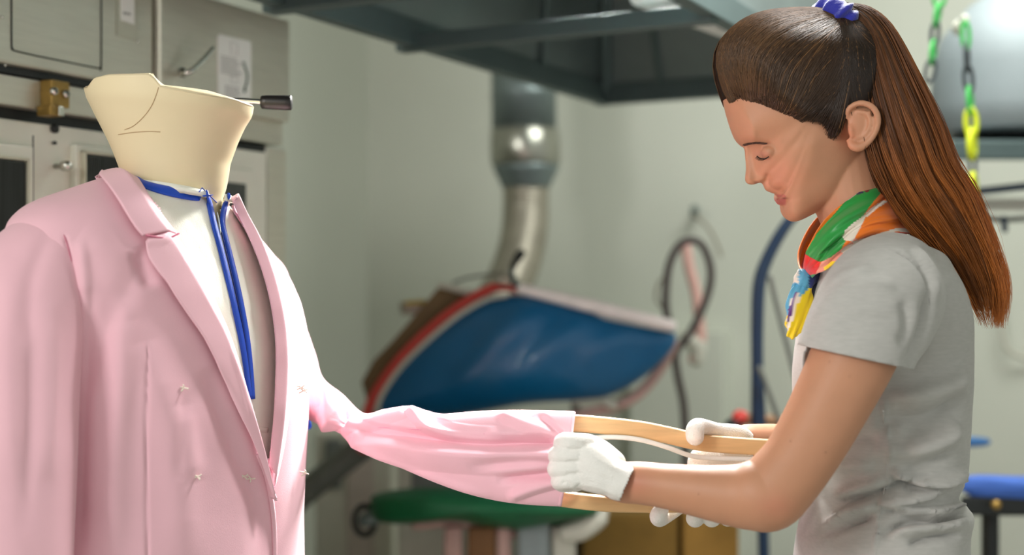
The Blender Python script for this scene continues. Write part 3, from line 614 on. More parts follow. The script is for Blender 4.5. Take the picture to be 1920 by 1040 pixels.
# rod with black grip behind the neck
V, Fc = tube([P(400,190,1.60), P(440,187,1.605), P(466,189,1.61), P(492,191,1.61)], [.0022,.0025,.0034,.0034], 12, sm=3); rod = mk('lever_rod', V, Fc, M_chrome, form)
V, Fc = tube([P(489,191.5,1.61), P(491,191.5,1.61), P(500,191.5,1.61), P(535,192.5,1.61), P(545,192.5,1.61), P(547,192.5,1.61)], [.006,.0082,.0088,.0094,.0094,.008], 24, cap='flat'); mk('lever_grip', V, Fc, M_blacgrip, rod)
# padded cover ----------------------------------------------------------
hs = np.linspace(-.62, .125, 150); cV, cF = jloft(hs, 240, lambda h: -.014+.009*float(np.clip((h-.04)/.085, 0, 1)))
# the collar of the cover closes onto the neck
rows = []; th = np.linspace(0, 2*math.pi, 240, endpoint=False); last = cV[-240:]
cc = np.array((*(FC+FF*-.012), 0.0))
nk = []
def neckring(pxl, pyl, pxr, pyr, dd_):
    a = np.array(P(pxl, pyl, 1.5)); b = np.array(P(pxr, pyr, 1.5)); mid = (a+b)/2
    ang = th; # angle from facing direction
    dx = np.cos(ang)*FF[0]+np.sin(ang)*FS[0]; dy = np.cos(ang)*FF[1]+np.sin(ang)*FS[1]
    r = np.linalg.norm(b-a)/2
    V = np.stack([mid[0]+dx*r, mid[1]+dy*dd_, mid[2]+(b-a)[2]/2*dx], 1); return V
r1 = neckring(230, 336, 429, 366, .068); r0 = neckring(228, 346, 433, 378, .071)
mid_ = []
for t in (.2,.4,.6,.8): mid_.append(last*(1-t)+r0*t+np.array((0,0,.004*math.sin(t*3.14))))
cV = np.vstack([cV]+mid_+[r0, r1]); cF = gridf(150+6, 240)
bv_cov = bvh(cV, cF)
x, y = proj(cV); fr = cV[:,1] < FC[1]+.12
msk = inpoly(x, y, [(389,352),(423,350),(420,372),(412,394),(406,418),(402,402),(396,382)]) & fr
fcV = folds(cV, cF, [([(330,380),(380,450),(440,540),(500,640)], 3, -.0012), ([(345,430),(400,520),(450,620),(505,720)], 3, -.0012), ([(440,420),(480,520),(510,640)], 3, -.001),
    ([(290,390),(340,385),(385,392)], 10, -.0015), ([(360,430),(390,425),(405,440)], 12, -.001), ([(476,600),(484,680),(482,760)], 10, .002)])
V, Fc = drop(fcV, cF, msk); cover = mk('padded_cover', V, Fc, M_cover, form, solid=.002)
def ribbon(pl, wd, th_, bv, off, name, m, par, n=4, **k):
    """flat band following a pixel polyline on a surface"""
    q = catmull(pl, 6); pts = []; nr = []
    for a in q: p, nn = hit(bv, a[0], a[1], off); pts.append(p); nr.append(nn)
    pts = np.array(pts); nr = np.array(nr)
    for _ in range(3): pts[1:-1] = (pts[:-2]+2*pts[1:-1]+pts[2:])/4; nr[1:-1] = (nr[:-2]+nr[1:-1]+nr[2:])/3
    T = np.gradient(pts, axis=0); T /= np.linalg.norm(T, axis=1)[:,None]; W = np.cross(T, nr); W /= np.linalg.norm(W, axis=1)[:,None]
    a = np.linspace(0, 2*math.pi, 14, endpoint=False); rows = [pts[i]+np.outer(np.cos(a)*wd/2, W[i])+np.outer(np.sin(a)*th_/2, nr[i]) for i in range(len(pts))]
    V = np.vstack(rows); Fc = gridf(len(pts), 14)+[tuple(range(14))[::-1], tuple(range((len(pts)-1)*14, len(pts)*14))]
    return mk(name, V, Fc, m, par, **k)
tr = ribbon([(248,334),(258,343),(285,353),(320,361),(355,366),(389,368)], .0145, .005, bv_cov, .002, 'blue_binding', M_blue, cover)
ribbon([(386,364),(392,390),(400,425),(412,470),(428,535),(443,600),(455,660),(461,700),(467,748)], .0092, .005, bv_cov, .002, 'blue_binding', M_blue, cover)
ribbon([(425,368),(417,392),(414,420),(422,455),(437,515),(450,575),(461,640),(467,700),(470,748)], .0080, .005, bv_cov, .0026, 'blue_binding', M_blue, cover)
ribbon([(404,398),(408,418),(411,440)], .0024, .002, bv_cov, .0022, 'zip', M_chrome, cover, label='metal zip teeth')
ribbon([(411,438),(428,510),(443,575),(455,640),(463,700),(468,742)], .0012, .002, bv_cov, .0036, 'zip_line', mat('dark_blue_seam', (10,40,110), .6), cover)
V, Fc = tube([hit(bv_cov, 372, 361, .002)[0], hit(bv_cov, 374, 356, .006)[0], hit(bv_cov, 371, 353, .008)[0]], .0006, 5); mk('loose_thread', V, Fc, M_blue, cover)
ribbon([(452,800),(475,803),(500,806)], .006, .003, bv_cov, .001, 'padding_hem', M_cover, cover)
# base stand of the form
V, Fc = tube([(FC[0],FC[1],.05),(FC[0],FC[1],.80)], .035, 20, cap='flat'); mk('stand_post', V, Fc, M_steel2, form)
V, Fc = tube([(FC[0],FC[1],.0),(FC[0],FC[1],.05)], .26, 40, cap='flat'); mk('stand_base', V, Fc, M_steel2, form)
# ---------------------------------------------------------------- jacket
jk = thing('pink_blazer', 'pale pink double-breasted blazer stretched on the mannequin form', 'jacket', (FC[0], FC[1], .75))
hs = np.linspace(-.58, .130, 260); NT = 420; jV, jF = jloft(hs, NT, 0.0); bv_j = bvh(jV, jF)
x, y = proj(jV); N0 = normals(jV, jF)
inner = [(196,300),(255,330),(300,390),(322,440),(365,500),(408,580),(438,660),(458,730),(476,800),(490,850),(497,872),(506,850),(514,780),(520,700),(519,640),(507,560),(490,500),(466,440),(438,395),(424,340),(424,250),(190,250)]
thr = np.tile(np.linspace(0, 2*math.pi, NT, endpoint=False), len(hs))
front = (np.cos(thr) > -.15) & (jV[:,1] < FC[1]+.16)
msk = inpoly(x, y, inner) & front
jf = folds(jV, jF, [
 ([(275,640),(274,760),(274,900),(276,1060)], 2.6, -.0022, 1, (30,30)),
 ([(277,640),(300,730),(330,860),(345,1060)], 34, .006), ([(160,540),(158,620),(152,760),(146,900),(142,1060)], 22, -.009, 1.8), ([(235,560),(228,700),(215,850),(210,1060)], 24, .006),
 ([(255,465),(270,500),(285,540)], 14, -.006), ([(150,440),(190,470),(220,520),(235,600)], 26, .004), ([(262,480),(228,560),(190,640),(160,740)], 20, -.005, 1.5),
 ([(385,690),(415,770),(450,860),(485,950),(492,1060)], 20, -.008), ([(340,760),(352,840),(366,900)], 22, .003), ([(120,440),(135,500),(142,560),(140,640)], 4, -.003, 1, (20,6)),
 ([(150,450),(158,520),(160,600)], 10, .004), ([(345,735),(338,800),(330,900)], 12, -.002), ([(535,540),(548,640),(556,760)], 10, .004)])
V, Fc = drop(jf, jF, msk); body = mk('jacket_body', V, Fc, M_pink, jk, solid=.0025)
bv_jf = bvh(jf, jF)
def patch(A, B, n, bv, prof, name, m, par, nv=24, thick=.0022, sm=3, add=None, **k):
    """cloth panel between two pixel polylines, laid on the surface bv; prof(v,u) gives the lift off the surface"""
    A = resample(catmull(A, 8), n); B = resample(catmull(B, 8), n); G = np.zeros((n, nv, 3)); NN = np.zeros((n, nv, 3))
    for i in range(n):
        for j in range(nv):
            t = j/(nv-1); q = A[i]*(1-t)+B[i]*t; p, nn = hit(bv, q[0], q[1], 0); G[i,j] = p; NN[i,j] = nn
    for _ in range(sm):
        for X in (G, NN):
            X[1:-1] = (X[:-2]+2*X[1:-1]+X[2:])/4; X[:,1:-1] = (X[:,:-2]+2*X[:,1:-1]+X[:,2:])/4
    NN /= np.linalg.norm(NN, axis=2)[:,:,None]
    for i in range(n):
        for j in range(nv): G[i,j] += NN[i,j]*prof(j/(nv-1), i/(n-1))
    V = G.reshape(-1, 3); Fc = gridf(n, nv, False)
    if add: V = folds(V, Fc, add)
    return mk(name, V, Fc, m, par, solid=thick, **k)
# the near collar (fall) and lapel; v=0 at the roll edge, v=1 at the outer edge
def roll(a, b, c): return lambda v, u: a+(b-a)*min(1, v*3)*(1-v*.0)+ (c-b)*max(0, (v-.35)/.65)
cr = patch([(228,300),(256,338),(283,385),(305,415),(326,441)], [(190,344),(215,385),(236,420),(250,440),(259,450)], 40, bv_jf, roll(.004,.0135,.0105), 'collar', M_pinkin, jk, thick=.003)
lp = patch([(322,440),(348,478),(376,524),(404,578),(428,634),(447,692),(462,748),(476,806),(488,858),(503,930)], [(262,458),(285,500),(312,545),(343,592),(372,634),(392,672),(414,716),(440,770),(466,828),(506,935)], 90, bv_jf, roll(.003,.0125,.0100), 'lapel', M_pinkin, jk, thick=.003,
   add=[([(322,446),(300,452),(262,456)], 5, .002), ([(400,690),(430,740),(455,790)], 5, -.0014), ([(430,650),(452,715),(470,780)], 4, .0012)])
# lapel edge below the break line: front edge turns over the far panel
ribbon([(480,850),(496,890),(506,940),(511,990),(512,1060)], .006, .005, bv_jf, .003, 'front_edge', M_pink, jk)
ribbon([(262,452),(285,456),(305,456),(322,448)], .0022, .0018, bv_jf, .0136, 'notch_seam', mat('pink_shadow_seam', (196,110,134), .9), lp)
# far collar and lapel
fl = patch([(426,376),(438,405),(455,440),(474,484),(492,540),(504,600),(509,660),(508,720),(505,780),(500,830),(497,872)],
           [(434,380),(462,425),(486,462),(503,505),(520,560),(533,625),(538,690),(536,750),(528,810),(519,860),(506,915)], 80, bv_jf, roll(.006,.014,.006), 'lapel', M_pinkin, jk)
# button thread shanks
for x_, y_ in ((342,727),(368,892),(456,892),(468,896),(563,726),(566,732),(568,886)):
    p, nn = hit(bv_jf, min(x_, 553), y_, .0012); mb = MB()
    if x_ > 553: p = p+np.array(((x_-553)/F*p[1]*1.0, 0, 0))
    for a in range(4):
        an = a*1.7+x_; dv = np.array((math.cos(an), -.35, math.sin(an)*.6)); V, Fc = tube([p, p+dv*.0032+nn*.0014, p+dv*.0055+nn*.0004], .0009, 6, sm=3); mb.add(V, Fc)
    mk('button_thread', mb.v, mb.f, M_thread, jk)
ribbon([(104,412),(124,450),(136,500),(141,560),(141,620),(137,680)], .0010, .0012, bv_j, .0006, 'armhole_seam', mat('pink_shadow_seam', (196,110,134), .9), jk)
# near sleeve -----------------------------------------------------------
def L3(f, s, h): return np.array((FC[0]+FF[0]*f+FS[0]*s, FC[1]+FF[1]*f+FS[1]*s, CZ+h))
sp0 = [(-.012,-.105,.056,.018),(-.012,-.140,.043,.038),(-.010,-.172,.020,.052),(-.008,-.200,-.014,.060),(-.006,-.218,-.06,.0635),(-.002,-.228,-.12,.0640),(.002,-.234,-.20,.063),(.006,-.240,-.30,.061),(.010,-.244,-.42,.058),(.02,-.246,-.58,.055)]
q = catmull(sp0, 14); cen = np.array([L3(a[0], a[1], a[2]) for a in q]); V, Fc = tube(cen, q[:,3], 120, cap='flat', flat=1.12, up=(FF[0],FF[1],0))
V = folds(V, Fc, [([(95,430),(60,520),(50,640)], 16, -.003), ([(20,480),(14,640),(20,900)], 26, .004), ([(90,560),(98,700),(92,900)], 20, .004), ([(60,600),(58,760),(50,1000)], 16, -.003)])
mk('sleeve', V, Fc, M_pink, jk)
# far sleeve pulled towards the woman ---------------------------------------
ST = [ # top px,py, bottom px,py, depth, half thickness
 (468,452, 425,530, 1.63,.026),(498,468, 446,565, 1.665,.044),(530,500, 462,612, 1.69,.056),(549,552, 478,660, 1.69,.055),(571,614, 498,710, 1.68,.052),(589,666, 520,750, 1.67,.048),(603,710, 555,770, 1.65,.042),
 (640,740, 594,791, 1.62,.034),(681,776, 630,806, 1.59,.026),(722,768, 668,828, 1.565,.026),(768,762, 722,858, 1.54,.029),(800,771, 776,884, 1.52,.031),(830,777, 826,905, 1.50,.032),
 (880,773, 878,923, 1.48,.031),(940,770, 935,937, 1.46,.029),(1010,770, 992,944, 1.44,.027),(1076,772, 1049,947, 1.425,.025)]
q = catmull(ST, 26); nt = 200; th = np.linspace(0, 2*math.pi, nt, endpoint=False); rows = []
for a in q:
    t = np.array(P(a[0], a[1], a[4])); b = np.array(P(a[2], a[3], a[4])); m_ = (t+b)/2; c = np.cos(th); s = np.sin(th)
    rows.append(m_+np.outer(np.sign(c)*np.abs(c)**.9, (t-b)/2)+np.outer(np.sign(s)*np.abs(s)**.85*a[5], (0,-1,0)))
V = np.vstack(rows); Fc = gridf(len(q), nt)
Fc = [f[::-1] for f in Fc] if normals(V, Fc)[nt*200+nt//4][1] > 0 else Fc
E = (6,6)
V = folds(V, Fc, [
 ([(604,710),(612,748),(628,806)], -26, .016, 1, (9,9)), ([(578,640),(590,712),(606,786)], -16, -.008, 1, (6,6)),
 ([(655,745),(650,775),(640,800)], -14, -.008, 1, (9,9)), ([(606,712),(640,745),(682,776)], 5, .004),
 ([(560,600),(580,660),(592,712)], 8, .004),
 ([(642,803),(670,812),(720,822),(790,836),(850,844),(940,850),(1044,853)], -20, .015, 1.9, (12,40)),
 ([(648,804),(700,811),(760,818),(820,826),(900,832),(980,831),(1054,829)], -17, -.017, 1, (9,14)),
 ([(768,763),(784,784),(804,802),(840,814),(900,822),(980,823)], -22, .010, .55, (30,4)),
 ([(800,776),(832,800),(876,812),(940,815)], -13, -.006, 1, (8,5)), ([(640,800),(700,786),(768,764)], -16, .007, 1, (8,8)),
 ([(930,772),(985,795),(1040,814)], -14, .005, 1, (6,5)), ([(1005,774),(1035,800),(1054,818)], -10, -.006, 1, (6,6)),
 ([(1042,866),(1000,862),(940,866),(880,872)], -14, -.008, 1, (20,3)), ([(1046,902),(1000,914),(950,932)], -12, .008, 1, (20,5)), ([(1044,884),(1000,890),(930,900)], -12, -.009, 1, (20,4)),
 ([(668,824),(740,862),(830,900),(920,930)], 7, .004)])
slv = mk('sleeve', V, Fc, M_pink, jk, solid=.0016, label='stretched pink sleeve with pulled folds')
bv_slv = bvh(V, Fc)
ribbon([(700,800),(800,806),(900,812),(1000,820),(1072,824)], .0008, .0012, bv_slv, -.0002, 'sleeve_seam', mat('pink_seam', (222,150,175), .8), slv)
ribbon([(1076,774),(1073,800),(1070,825),(1064,870),(1056,915),(1050,946)], .004, .003, bv_slv, .0006, 'cuff_edge', M_pink, slv)
# blue tape end seen behind the jacket under the far sleeve
V, Fc = tube([P(556,745,1.72), P(568,775,1.72), P(578,798,1.72)], [.006,.006,.005], 10, flat=.3, up=(0,1,0)); mk('blue_strap', V, Fc, M_blue, form)
# ---------------------------------------------------------------- sleeve stretcher
sv = thing('sleeve_stretcher', 'pale wooden bowed sleeve stretcher pushed in the pink cuff', 'sleeve stretcher', P(1250, 960, 1.43))
def bar(pts, wz, wy, name):
    q = catmull(pts, 10); cen = np.array([P(a[0], a[1], a[2]) for a in q]); T = np.gradient(cen, axis=0); T /= np.linalg.norm(T, axis=1)[:,None]; rows = []
    a = np.linspace(0, 2*math.pi, 24, endpoint=False); ca, sa_ = np.cos(a), np.sin(a)
    for i in range(len(cen)):
        up = np.cross((0,1,0), T[i]); up /= np.linalg.norm(up); w_ = q[i][3]/F*q[i][2]/2
        rows.append(cen[i]+np.outer(np.sign(ca)*np.abs(ca)**.35*w_, up)+np.outer(np.sign(sa_)*np.abs(sa_)**.45*wy/2, (0,1,0)))
    V = np.vstack(rows); return mk(name, V, gridf(len(cen), 24)+[tuple(range(24))[::-1], tuple(range((len(cen)-1)*24, len(cen)*24))], M_wood, sv)
bar([(1010,800,1.445,26),(1045,793,1.437,32),(1080,793,1.43,32),(1130,797,1.43,32),(1200,805,1.43,32),(1260,817,1.43,32),(1310,828,1.43,32),(1370,834,1.43,31),(1440,838,1.43,30),(1500,840,1.43,28)], .02, .014, 'upper_bar')
bar([(1000,920,1.445,24),(1035,931,1.435,28),(1080,938,1.43,29),(1140,944,1.43,29),(1200,946,1.43,28),(1260,946,1.43,28),(1330,942,1.43,28),(1400,930,1.43,28),(1460,915,1.43,26)], .02, .014, 'lower_bar')
V, Fc = tube([P(x, y, d) for x, y, d in ((1075,835,1.43),(1110,822,1.425),(1150,819,1.42),(1200,824,1.42),(1250,838,1.42),(1292,853,1.425),(1330,858,1.43),(1400,860,1.43),(1450,860,1.43))], .0028, 10, flat=.5, up=(0,1,0), sm=6)
mk('white_tape', V, Fc, M_tape, sv, label='white elastic tape')
# ================================================================== WOMAN
HD = 1.5                         # depth of her mid plane
wo = thing('person', 'woman with brown ponytail, grey t-shirt, bright neck scarf and white gloves pulling the pink sleeve', 'person', P(1640, 1900, HD)[:2]+(0,))
def H(px, py, off=0.0): return np.array((( px-960)/F*HD, HD+off, CZ+(520-py)/F*HD))
def qe(x): x = np.clip(x, 0, 1); return np.sqrt(np.maximum(0, 1-(1-x)**2))
HC = np.array((1512., 212.)); K = HD/F
# x, y, n(mm), l(px), o(px), m(mm), L(px)
SK = (0, 1, 0, 72, 150)
hpts = [(1357.5,192)+SK,(1352,160)+SK,(1353,125)+SK,(1364,92)+SK,(1388,62)+SK,(1425,40)+SK,(1470,30)+SK,(1520,28)+SK,(1570,36)+SK,(1612,60)+SK,(1640,100)+SK,(1650,150)+SK,(1646,205)+SK,
 (1636,255,0,1,0,68,120),(1628,300,0,1,0,60,90),(1618,345,0,1,0,54,80),(1590,372,0,1,0,48,70),(1560,386,8,20,0,44,80),(1535,396,12,22,0,40,100),(1522,402.5,12,22,0,38,110),(1499,413.5,13,20,0,36,120),(1484.5,415,13,18,0,36,120),
 (1474,408,13,16,0,36,120),(1469,397,12,14,0,38,110),(1468.5,390,11,12,2,40,100),(1466,386,12,10,3,42,95),(1459,383,13,9,5,42,95),(1455.8,377.5,13,9,5,44,95),(1458,374,13,9,5,44,95),(1466,371.5,12,8,2,44,95),(1459,368.5,13,9,5,46,95),(1456.5,364.5,12,9,5,46,95),(1447,361.5,11,10,6,48,95),
 (1436,356.5,10,10,8,50,95),(1432.5,349,10,10,10,50,100),(1430,343.5,10,10,14,50,100),(1423,342.5,11,10,18,50,100),(1414,345.8,10,10,24,52,100),(1404,345.5,8,9,28,52,100),(1398,340,8,9,30,52,100),(1397.5,331,7.5,9,30,54,100),
 (1398.5,318,6.5,9,26,55,105),(1398,304,6,9,20,56,105),(1396.8,292,6.5,10,15,58,100),(1396,281,9,12,10,60,95),(1391.5,271.5,20,18,4,58,90),(1381,258.5,26,26,0,46,110),(1371,236,22,30,0,50,120),(1363,212,14,30,0,58,130)]
hp = np.array(hpts+[hpts[0]], float); HB = catmull(hp, 9)[:-1]; nb = len(HB)
def wint(x, y):
    r = np.hypot((x-1515)/185, (y-185)/205); return .0755*np.sqrt(np.maximum(.05, 1-.75*r*r))
def sstep(a, b, x): t = np.clip((x-a)/(b-a), 0, 1); return t*t*(3-2*t)
GAU = [ # px, py, sx, sy, amp(m), rot
 (1426,287,17,10,-.0058,0.15),(1400,296,7,14,-.002,0),(1412,268,20,6,.0022,0),(1432,294,10,8,.0035,0),
 (1426,334,8,8,.0032,0),(1414,341,5,3.5,-.0030,0),(1436,338,5,6,-.0015,0.5),(1466,318,26,22,.0024,-0.4),(1442,322,10,12,-.0010,0),
 (1478,376,7,5,-.0022,0),(1455,352,10,5,.0012,0),(1495,352,20,18,-.0022,0),(1474,400,14,8,.0012,0),(1540,350,26,22,.0018,0),(1486,285,30,12,.0016,-0.35),(1505,225,30,25,-.002,0)]
def wid(rho, B, x, y):
    R_ = np.hypot(B[:,0]-HC[0], B[:,1]-HC[1]); d = (1-rho)*R_
    e = (B[:,2]*qe(d/B[:,3])+B[:,5]*qe((d-B[:,4]*(1-sstep(0, 1, (d-B[:,4])/48)))/B[:,6]))*.001
    g = sstep(.22, .74, rho); w_ = e*g+wint(x, y)*(1-g)
    return np.maximum(w_, 0), d
NRW = 60; rho = 1-(np.arange(NRW+1)/NRW)**1.7; rows = []
PXY = []
_a = np.unwrap(np.arctan2(HB[:,1]-HC[1], HB[:,0]-HC[0])); _R = np.hypot(HB[:,0]-HC[0], HB[:,1]-HC[1]); _sg = np.sign(_a[-1]-_a[0]); _tr = np.linspace(0, _sg*2*math.pi, nb, endpoint=False)
def _sm(v, s):
    i = np.arange(nb); dd = np.abs((i[:,None]-i[None,:]+nb//2) % nb-nb//2); Kk = np.exp(-.5*(dd/s)**2); return (Kk@v)/Kk.sum(1)
_as = _sm(_a-_tr, 9)+_tr; _Rs = _sm(_R, 9)
for r_ in rho:
    b_ = float(sstep(.03, .16, 1-r_)); aa_ = _a*(1-b_)+_as*b_; RR_ = (_R*(1-b_)+_Rs*b_)*r_
    x = HC[0]+np.cos(aa_)*RR_; y = HC[1]+np.sin(aa_)*RR_; PXY.append((x, y)+wid(r_, HB, x, y))
# smooth the width field along the outline
PW = np.array([p[2] for p in PXY])
for _ in range(3): PW = (np.roll(PW, 1, 1)+2*PW+np.roll(PW, -1, 1))/4
bang = np.arctan2(HB[:,1]-HC[1], HB[:,0]-HC[0]); dang = np.abs((bang[:,None]-bang[None,:]+math.pi) % (2*math.pi)-math.pi)
wt0 = np.abs(np.gradient(np.unwrap(bang)))+1e-4
for i in range(1, NRW+1):
    sg = .45*float(sstep(.05, .34, 1-rho[i]))
    if sg > .012:
        Kk = np.exp(-.5*(dang/sg)**2)*wt0[None,:]; PW[i] = (Kk@PW[i])/Kk.sum(1)
k0 = int(np.argmax((1-rho) > .15))
for _ in range(400):
    A = PW[k0:NRW]; PW[k0:NRW] = .25*(PW[k0-1:NRW-1]+PW[k0+1:NRW+1])+.25*(np.roll(A, 1, 1)+np.roll(A, -1, 1)); PW[NRW] = PW[NRW-1].mean()
for i in range(1, NRW+1):
    x, y, _, d = PXY[i]
    for a in GAU:
        c, s = math.cos(a[5]), math.sin(a[5]); u = (x-a[0])*c+(y-a[1])*s; v = -(x-a[0])*s+(y-a[1])*c
        PW[i] = PW[i]+a[4]*np.exp(-(u/a[2])**2-(v/a[3])**2)*np.clip(d/6, 0, 1)
    PW[i] = np.maximum(PW[i], 0)
PW[0] = 0
V = []
for s in (-1, 1):
    for i in range(NRW): V += [H(PXY[i][0][j], PXY[i][1][j], s*PW[i][j]) for j in range(nb)]
    V.append(H(HC[0], HC[1], s*PW[NRW].mean()))
V = np.array(V); Fc = []; S = NRW*nb+1
for s in range(2):
    b = s*S
    for i in range(NRW-1):
        for j in range(nb):
            a = (b+i*nb+j, b+i*nb+(j+1) % nb, b+(i+1)*nb+(j+1) % nb, b+(i+1)*nb+j)
            if i == 0 and s == 1: a = (j, (j+1) % nb, a[2], a[3])
            Fc.append(a if s == 0 else a[::-1])
    for j in range(nb):
        a = (b+(NRW-1)*nb+j, b+(NRW-1)*nb+(j+1) % nb, b+NRW*nb); Fc.append(a if s == 0 else a[::-1])
HV, HF = V, Fc
skin = MB().add(HV, HF)
# ears
def earside(s):
    w0 = .0735 if s < 0 else .0735
    def E(x, y, o): return H(x, y, s*(w0+o))
    pts = [(1556,236,.004),(1556,224,.007),(1563,216,.010),(1577,212,.013),(1593,218,.016),(1603,232,.017),(1605,250,.016),(1600,267,.013),(1590,281,.009),(1577,289,.006),(1566,286,.004),(1560,277,.002)]
    r = [.0022,.003,.0032,.0034,.0036,.0036,.0034,.0034,.0040,.0052,.0050,.003]
    V, Fc = tube([E(*p) for p in pts], r, 14, sm=6); skin.add(V, Fc)
    V, Fc = tube([E(*p) for p in ((1574,226,.008),(1588,230,.011),(1594,244,.012),(1591,259,.010),(1583,270,.007),(1572,273,.005))], [.002,.0028,.003,.003,.003,.002], 12, sm=6); skin.add(V, Fc)
    V, Fc = tube([E(*p) for p in ((1561,248,.004),(1562,258,.006),(1564,267,.005))], [.0025,.0035,.003], 12, sm=4); skin.add(V, Fc)
    V, Fc = ball(E(1581,247,.003), (24*K, .0060, 37*K), 14, 20); skin.add(V, Fc)
    V, Fc = ball(E(1580,246,-.006), (17*K, .010, 28*K), 14, 20); skin.add(V, Fc)
earside(-1); earside(1)
# closed, downcast eyelids
for s in (-1, 1): V, Fc = ball(H(1431,290.5,s*(.0335)), (15*K, .0125, 11.5*K), 14, 20); skin.add(V, Fc)
# neck and torso core
def ell(cx, cy, dep, rx, ry, dz=0, n=28):
    a = np.linspace(0, 2*math.pi, n, endpoint=False); c = H(cx, cy, dep-HD); return np.stack([c[0]+rx*np.cos(a), c[1]+ry*np.sin(a), c[2]+dz*np.cos(a)], 1)
def loft(rings):
    n = len(rings[0]); V = np.vstack(rings); return V, gridf(len(rings), n)+[tuple(range(n)), tuple(range((len(rings)-1)*n, len(rings)*n))]
rg = [ell(1575,250,HD,.040,.045,-.0),ell(1588,320,HD,.050,.050,-.012),ell(1598,370,HD,.051,.052,-.018),ell(1615,420,HD,.054,.056,-.02),ell(1640,475,HD,.055,.070,-.015),ell(1655,520,HD,.070,.105,0),ell(1660,580,HD,.080,.110,0),ell(1655,700,HD,.082,.098,0),ell(1660,850,HD,.076,.092,0),ell(1660,1000,HD,.078,.100,0),ell(1665,1120,HD,.085,.120,0),ell(1668,1260,HD,.08,.12,0)]
q = catmull(np.array(rg).reshape(len(rg), -1), 5).reshape(-1, 28, 3); skin.add(*loft(list(q)))
# near arm
arm = [(1664,535,1.385,.044),(1642,580,1.350,.046),(1612,640,1.33,.0445),(1590,690,1.325,.0425),(1560,750,1.32,.0400),(1528,810,1.315,.0380),(1494,866,1.31,.0365),(1462,905,1.31,.0375),(1442,926,1.31,.0375),(1420,928,1.312,.0370),(1385,929,1.318,.0330),(1340,924,1.325,.0292),(1290,917,1.335,.0258),(1240,910,1.345,.0232),(1200,905,1.353,.0225),(1165,903,1.36,.0215),(1120,890,1.365,.018)]
V, Fc = tube([P(a[0], a[1], a[2]) for a in arm], [a[3]*1.0 for a in arm], 40, sm=5); skin.add(V, Fc)
V, Fc = ball(P(1452,946,1.312), (.0235,.024,.021)); skin.add(V, Fc)      # point of the elbow
# far arm
arm2 = [(1660,535,1.61,.042),(1620,620,1.655,.042),(1570,740,1.66,.038),(1540,830,1.64,.036),(1500,850,1.60,.033),(1460,838,1.55,.028),(1420,830,1.51,.0225),(1395,830,1.49,.021),(1375,832,1.485,.017)]
V, Fc = tube([P(a[0], a[1], a[2]) for a in arm2], [a[3] for a in arm2], 32, sm=5); skin.add(V, Fc)
bV, bF = fuse(skin, .0017, 3)
bo_ = mk('body', bV, bF, M_skin, wo); bv_b = bvh(bV, bF)
def skincol(x, y, V):
    base = np.array(srgb((188,136,106))); lip = np.array(srgb((168,88,84))); c = np.tile(base, (len(x), 1))
    rn = V[:,1] < 3
    def mixc(mask, col): 
        nonlocal c; c = c*(1-mask[:,None])+np.array(col)*mask[:,None]
    # cheek and nose warmth
    mixc(.30*np.exp(-((x-1465)/40)**2-((y-330)/34)**2), srgb((205,120,96)))
    mixc(.35*np.exp(-((x-1590)/20)**2-((y-250)/36)**2), srgb((215,125,95)))
    mixc(.35*np.exp(-((x-1180)/40)**2-((y-905)/26)**2), srgb((205,112,96)))
    mixc(.25*np.exp(-((x-1455)/34)**2-((y-950)/26)**2), srgb((195,105,90)))
    lipm = (1-sstep(0, 3.0, np.maximum(0, -np.minimum(0, 0)+np.hypot(np.maximum(0, np.abs(x-1463)-9), np.maximum(0, np.abs(y-378)-5)))))
    up_ = (1-sstep(0, 2.5, np.hypot(np.maximum(0, np.abs(x-(1464+ (y-366)*.6))-7), np.maximum(0, np.abs(y-367)-1.6))))
    mixc(np.clip(lipm, 0, 1)*.85, lip); mixc(np.clip(up_, 0, 1)*.8, lip)
    mixc(.55*np.exp(-((x-1430)/14)**2-((y-289)/7)**2), srgb((170,112,98)))
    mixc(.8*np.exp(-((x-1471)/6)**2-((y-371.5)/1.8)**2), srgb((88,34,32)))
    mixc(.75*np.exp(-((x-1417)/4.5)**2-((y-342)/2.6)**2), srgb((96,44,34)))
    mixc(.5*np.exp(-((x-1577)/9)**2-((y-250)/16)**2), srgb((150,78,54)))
    for mx_, my_ in ((1310,925),(1482,826),(1593,705),(1555,678),(1548,848),(1392,872)): mixc(.7*np.exp(-((x-mx_)/1.6)**2-((y-my_)/1.6)**2), srgb((110,66,48)))
    return c
colattr(bo_, skincol)
# lashes and brows
for off in (0,):
    for pl, w0, nm in (([(1420,293),(1426,297),(1434,297.5),(1441,293.5)], .0011, 'eyelashes'),):
        pth = [hit(bv_b, a[0], a[1], .0003)[0] for a in catmull(pl, 6)]; mb = MB().add(*tube(pth, w0*.7, 6))
        for i in range(0, len(pth), 1):
            d_ = np.array((-.6-.3*random.random(), -.55, -.75)); mb.add(*tube([pth[i], pth[i]+d_*.0018, pth[i]+d_*.0034+np.array((-.0006,0,.0003))], [.00024,.0002,.0001], 5, sm=3))
        mk(nm, mb.v, mb.f, M_lash, wo)
mb = MB()
for i in range(190):
    t = random.random(); x0 = 1392.5+t*42; yb = 272.5-6.0*math.sin(min(1, t*1.2)*math.pi*.62)+t*2.5; y0 = yb+random.uniform(-2.2, 2.2)*(1-.6*t)
    a = hit(bv_b, x0, y0, .0003)[0]; b = hit(bv_b, x0+5, y0-1.2-1*random.random(), .0008)[0]
    if np.linalg.norm(a-b) < .02: mb.add(*tube([a, (a+b)/2+(0,-.0003,0), b], [.00026,.00024,.0001], 5))
mk('eyebrow', mb.v, mb.f, mat('brow_hair', (78,52,38), .7), wo)
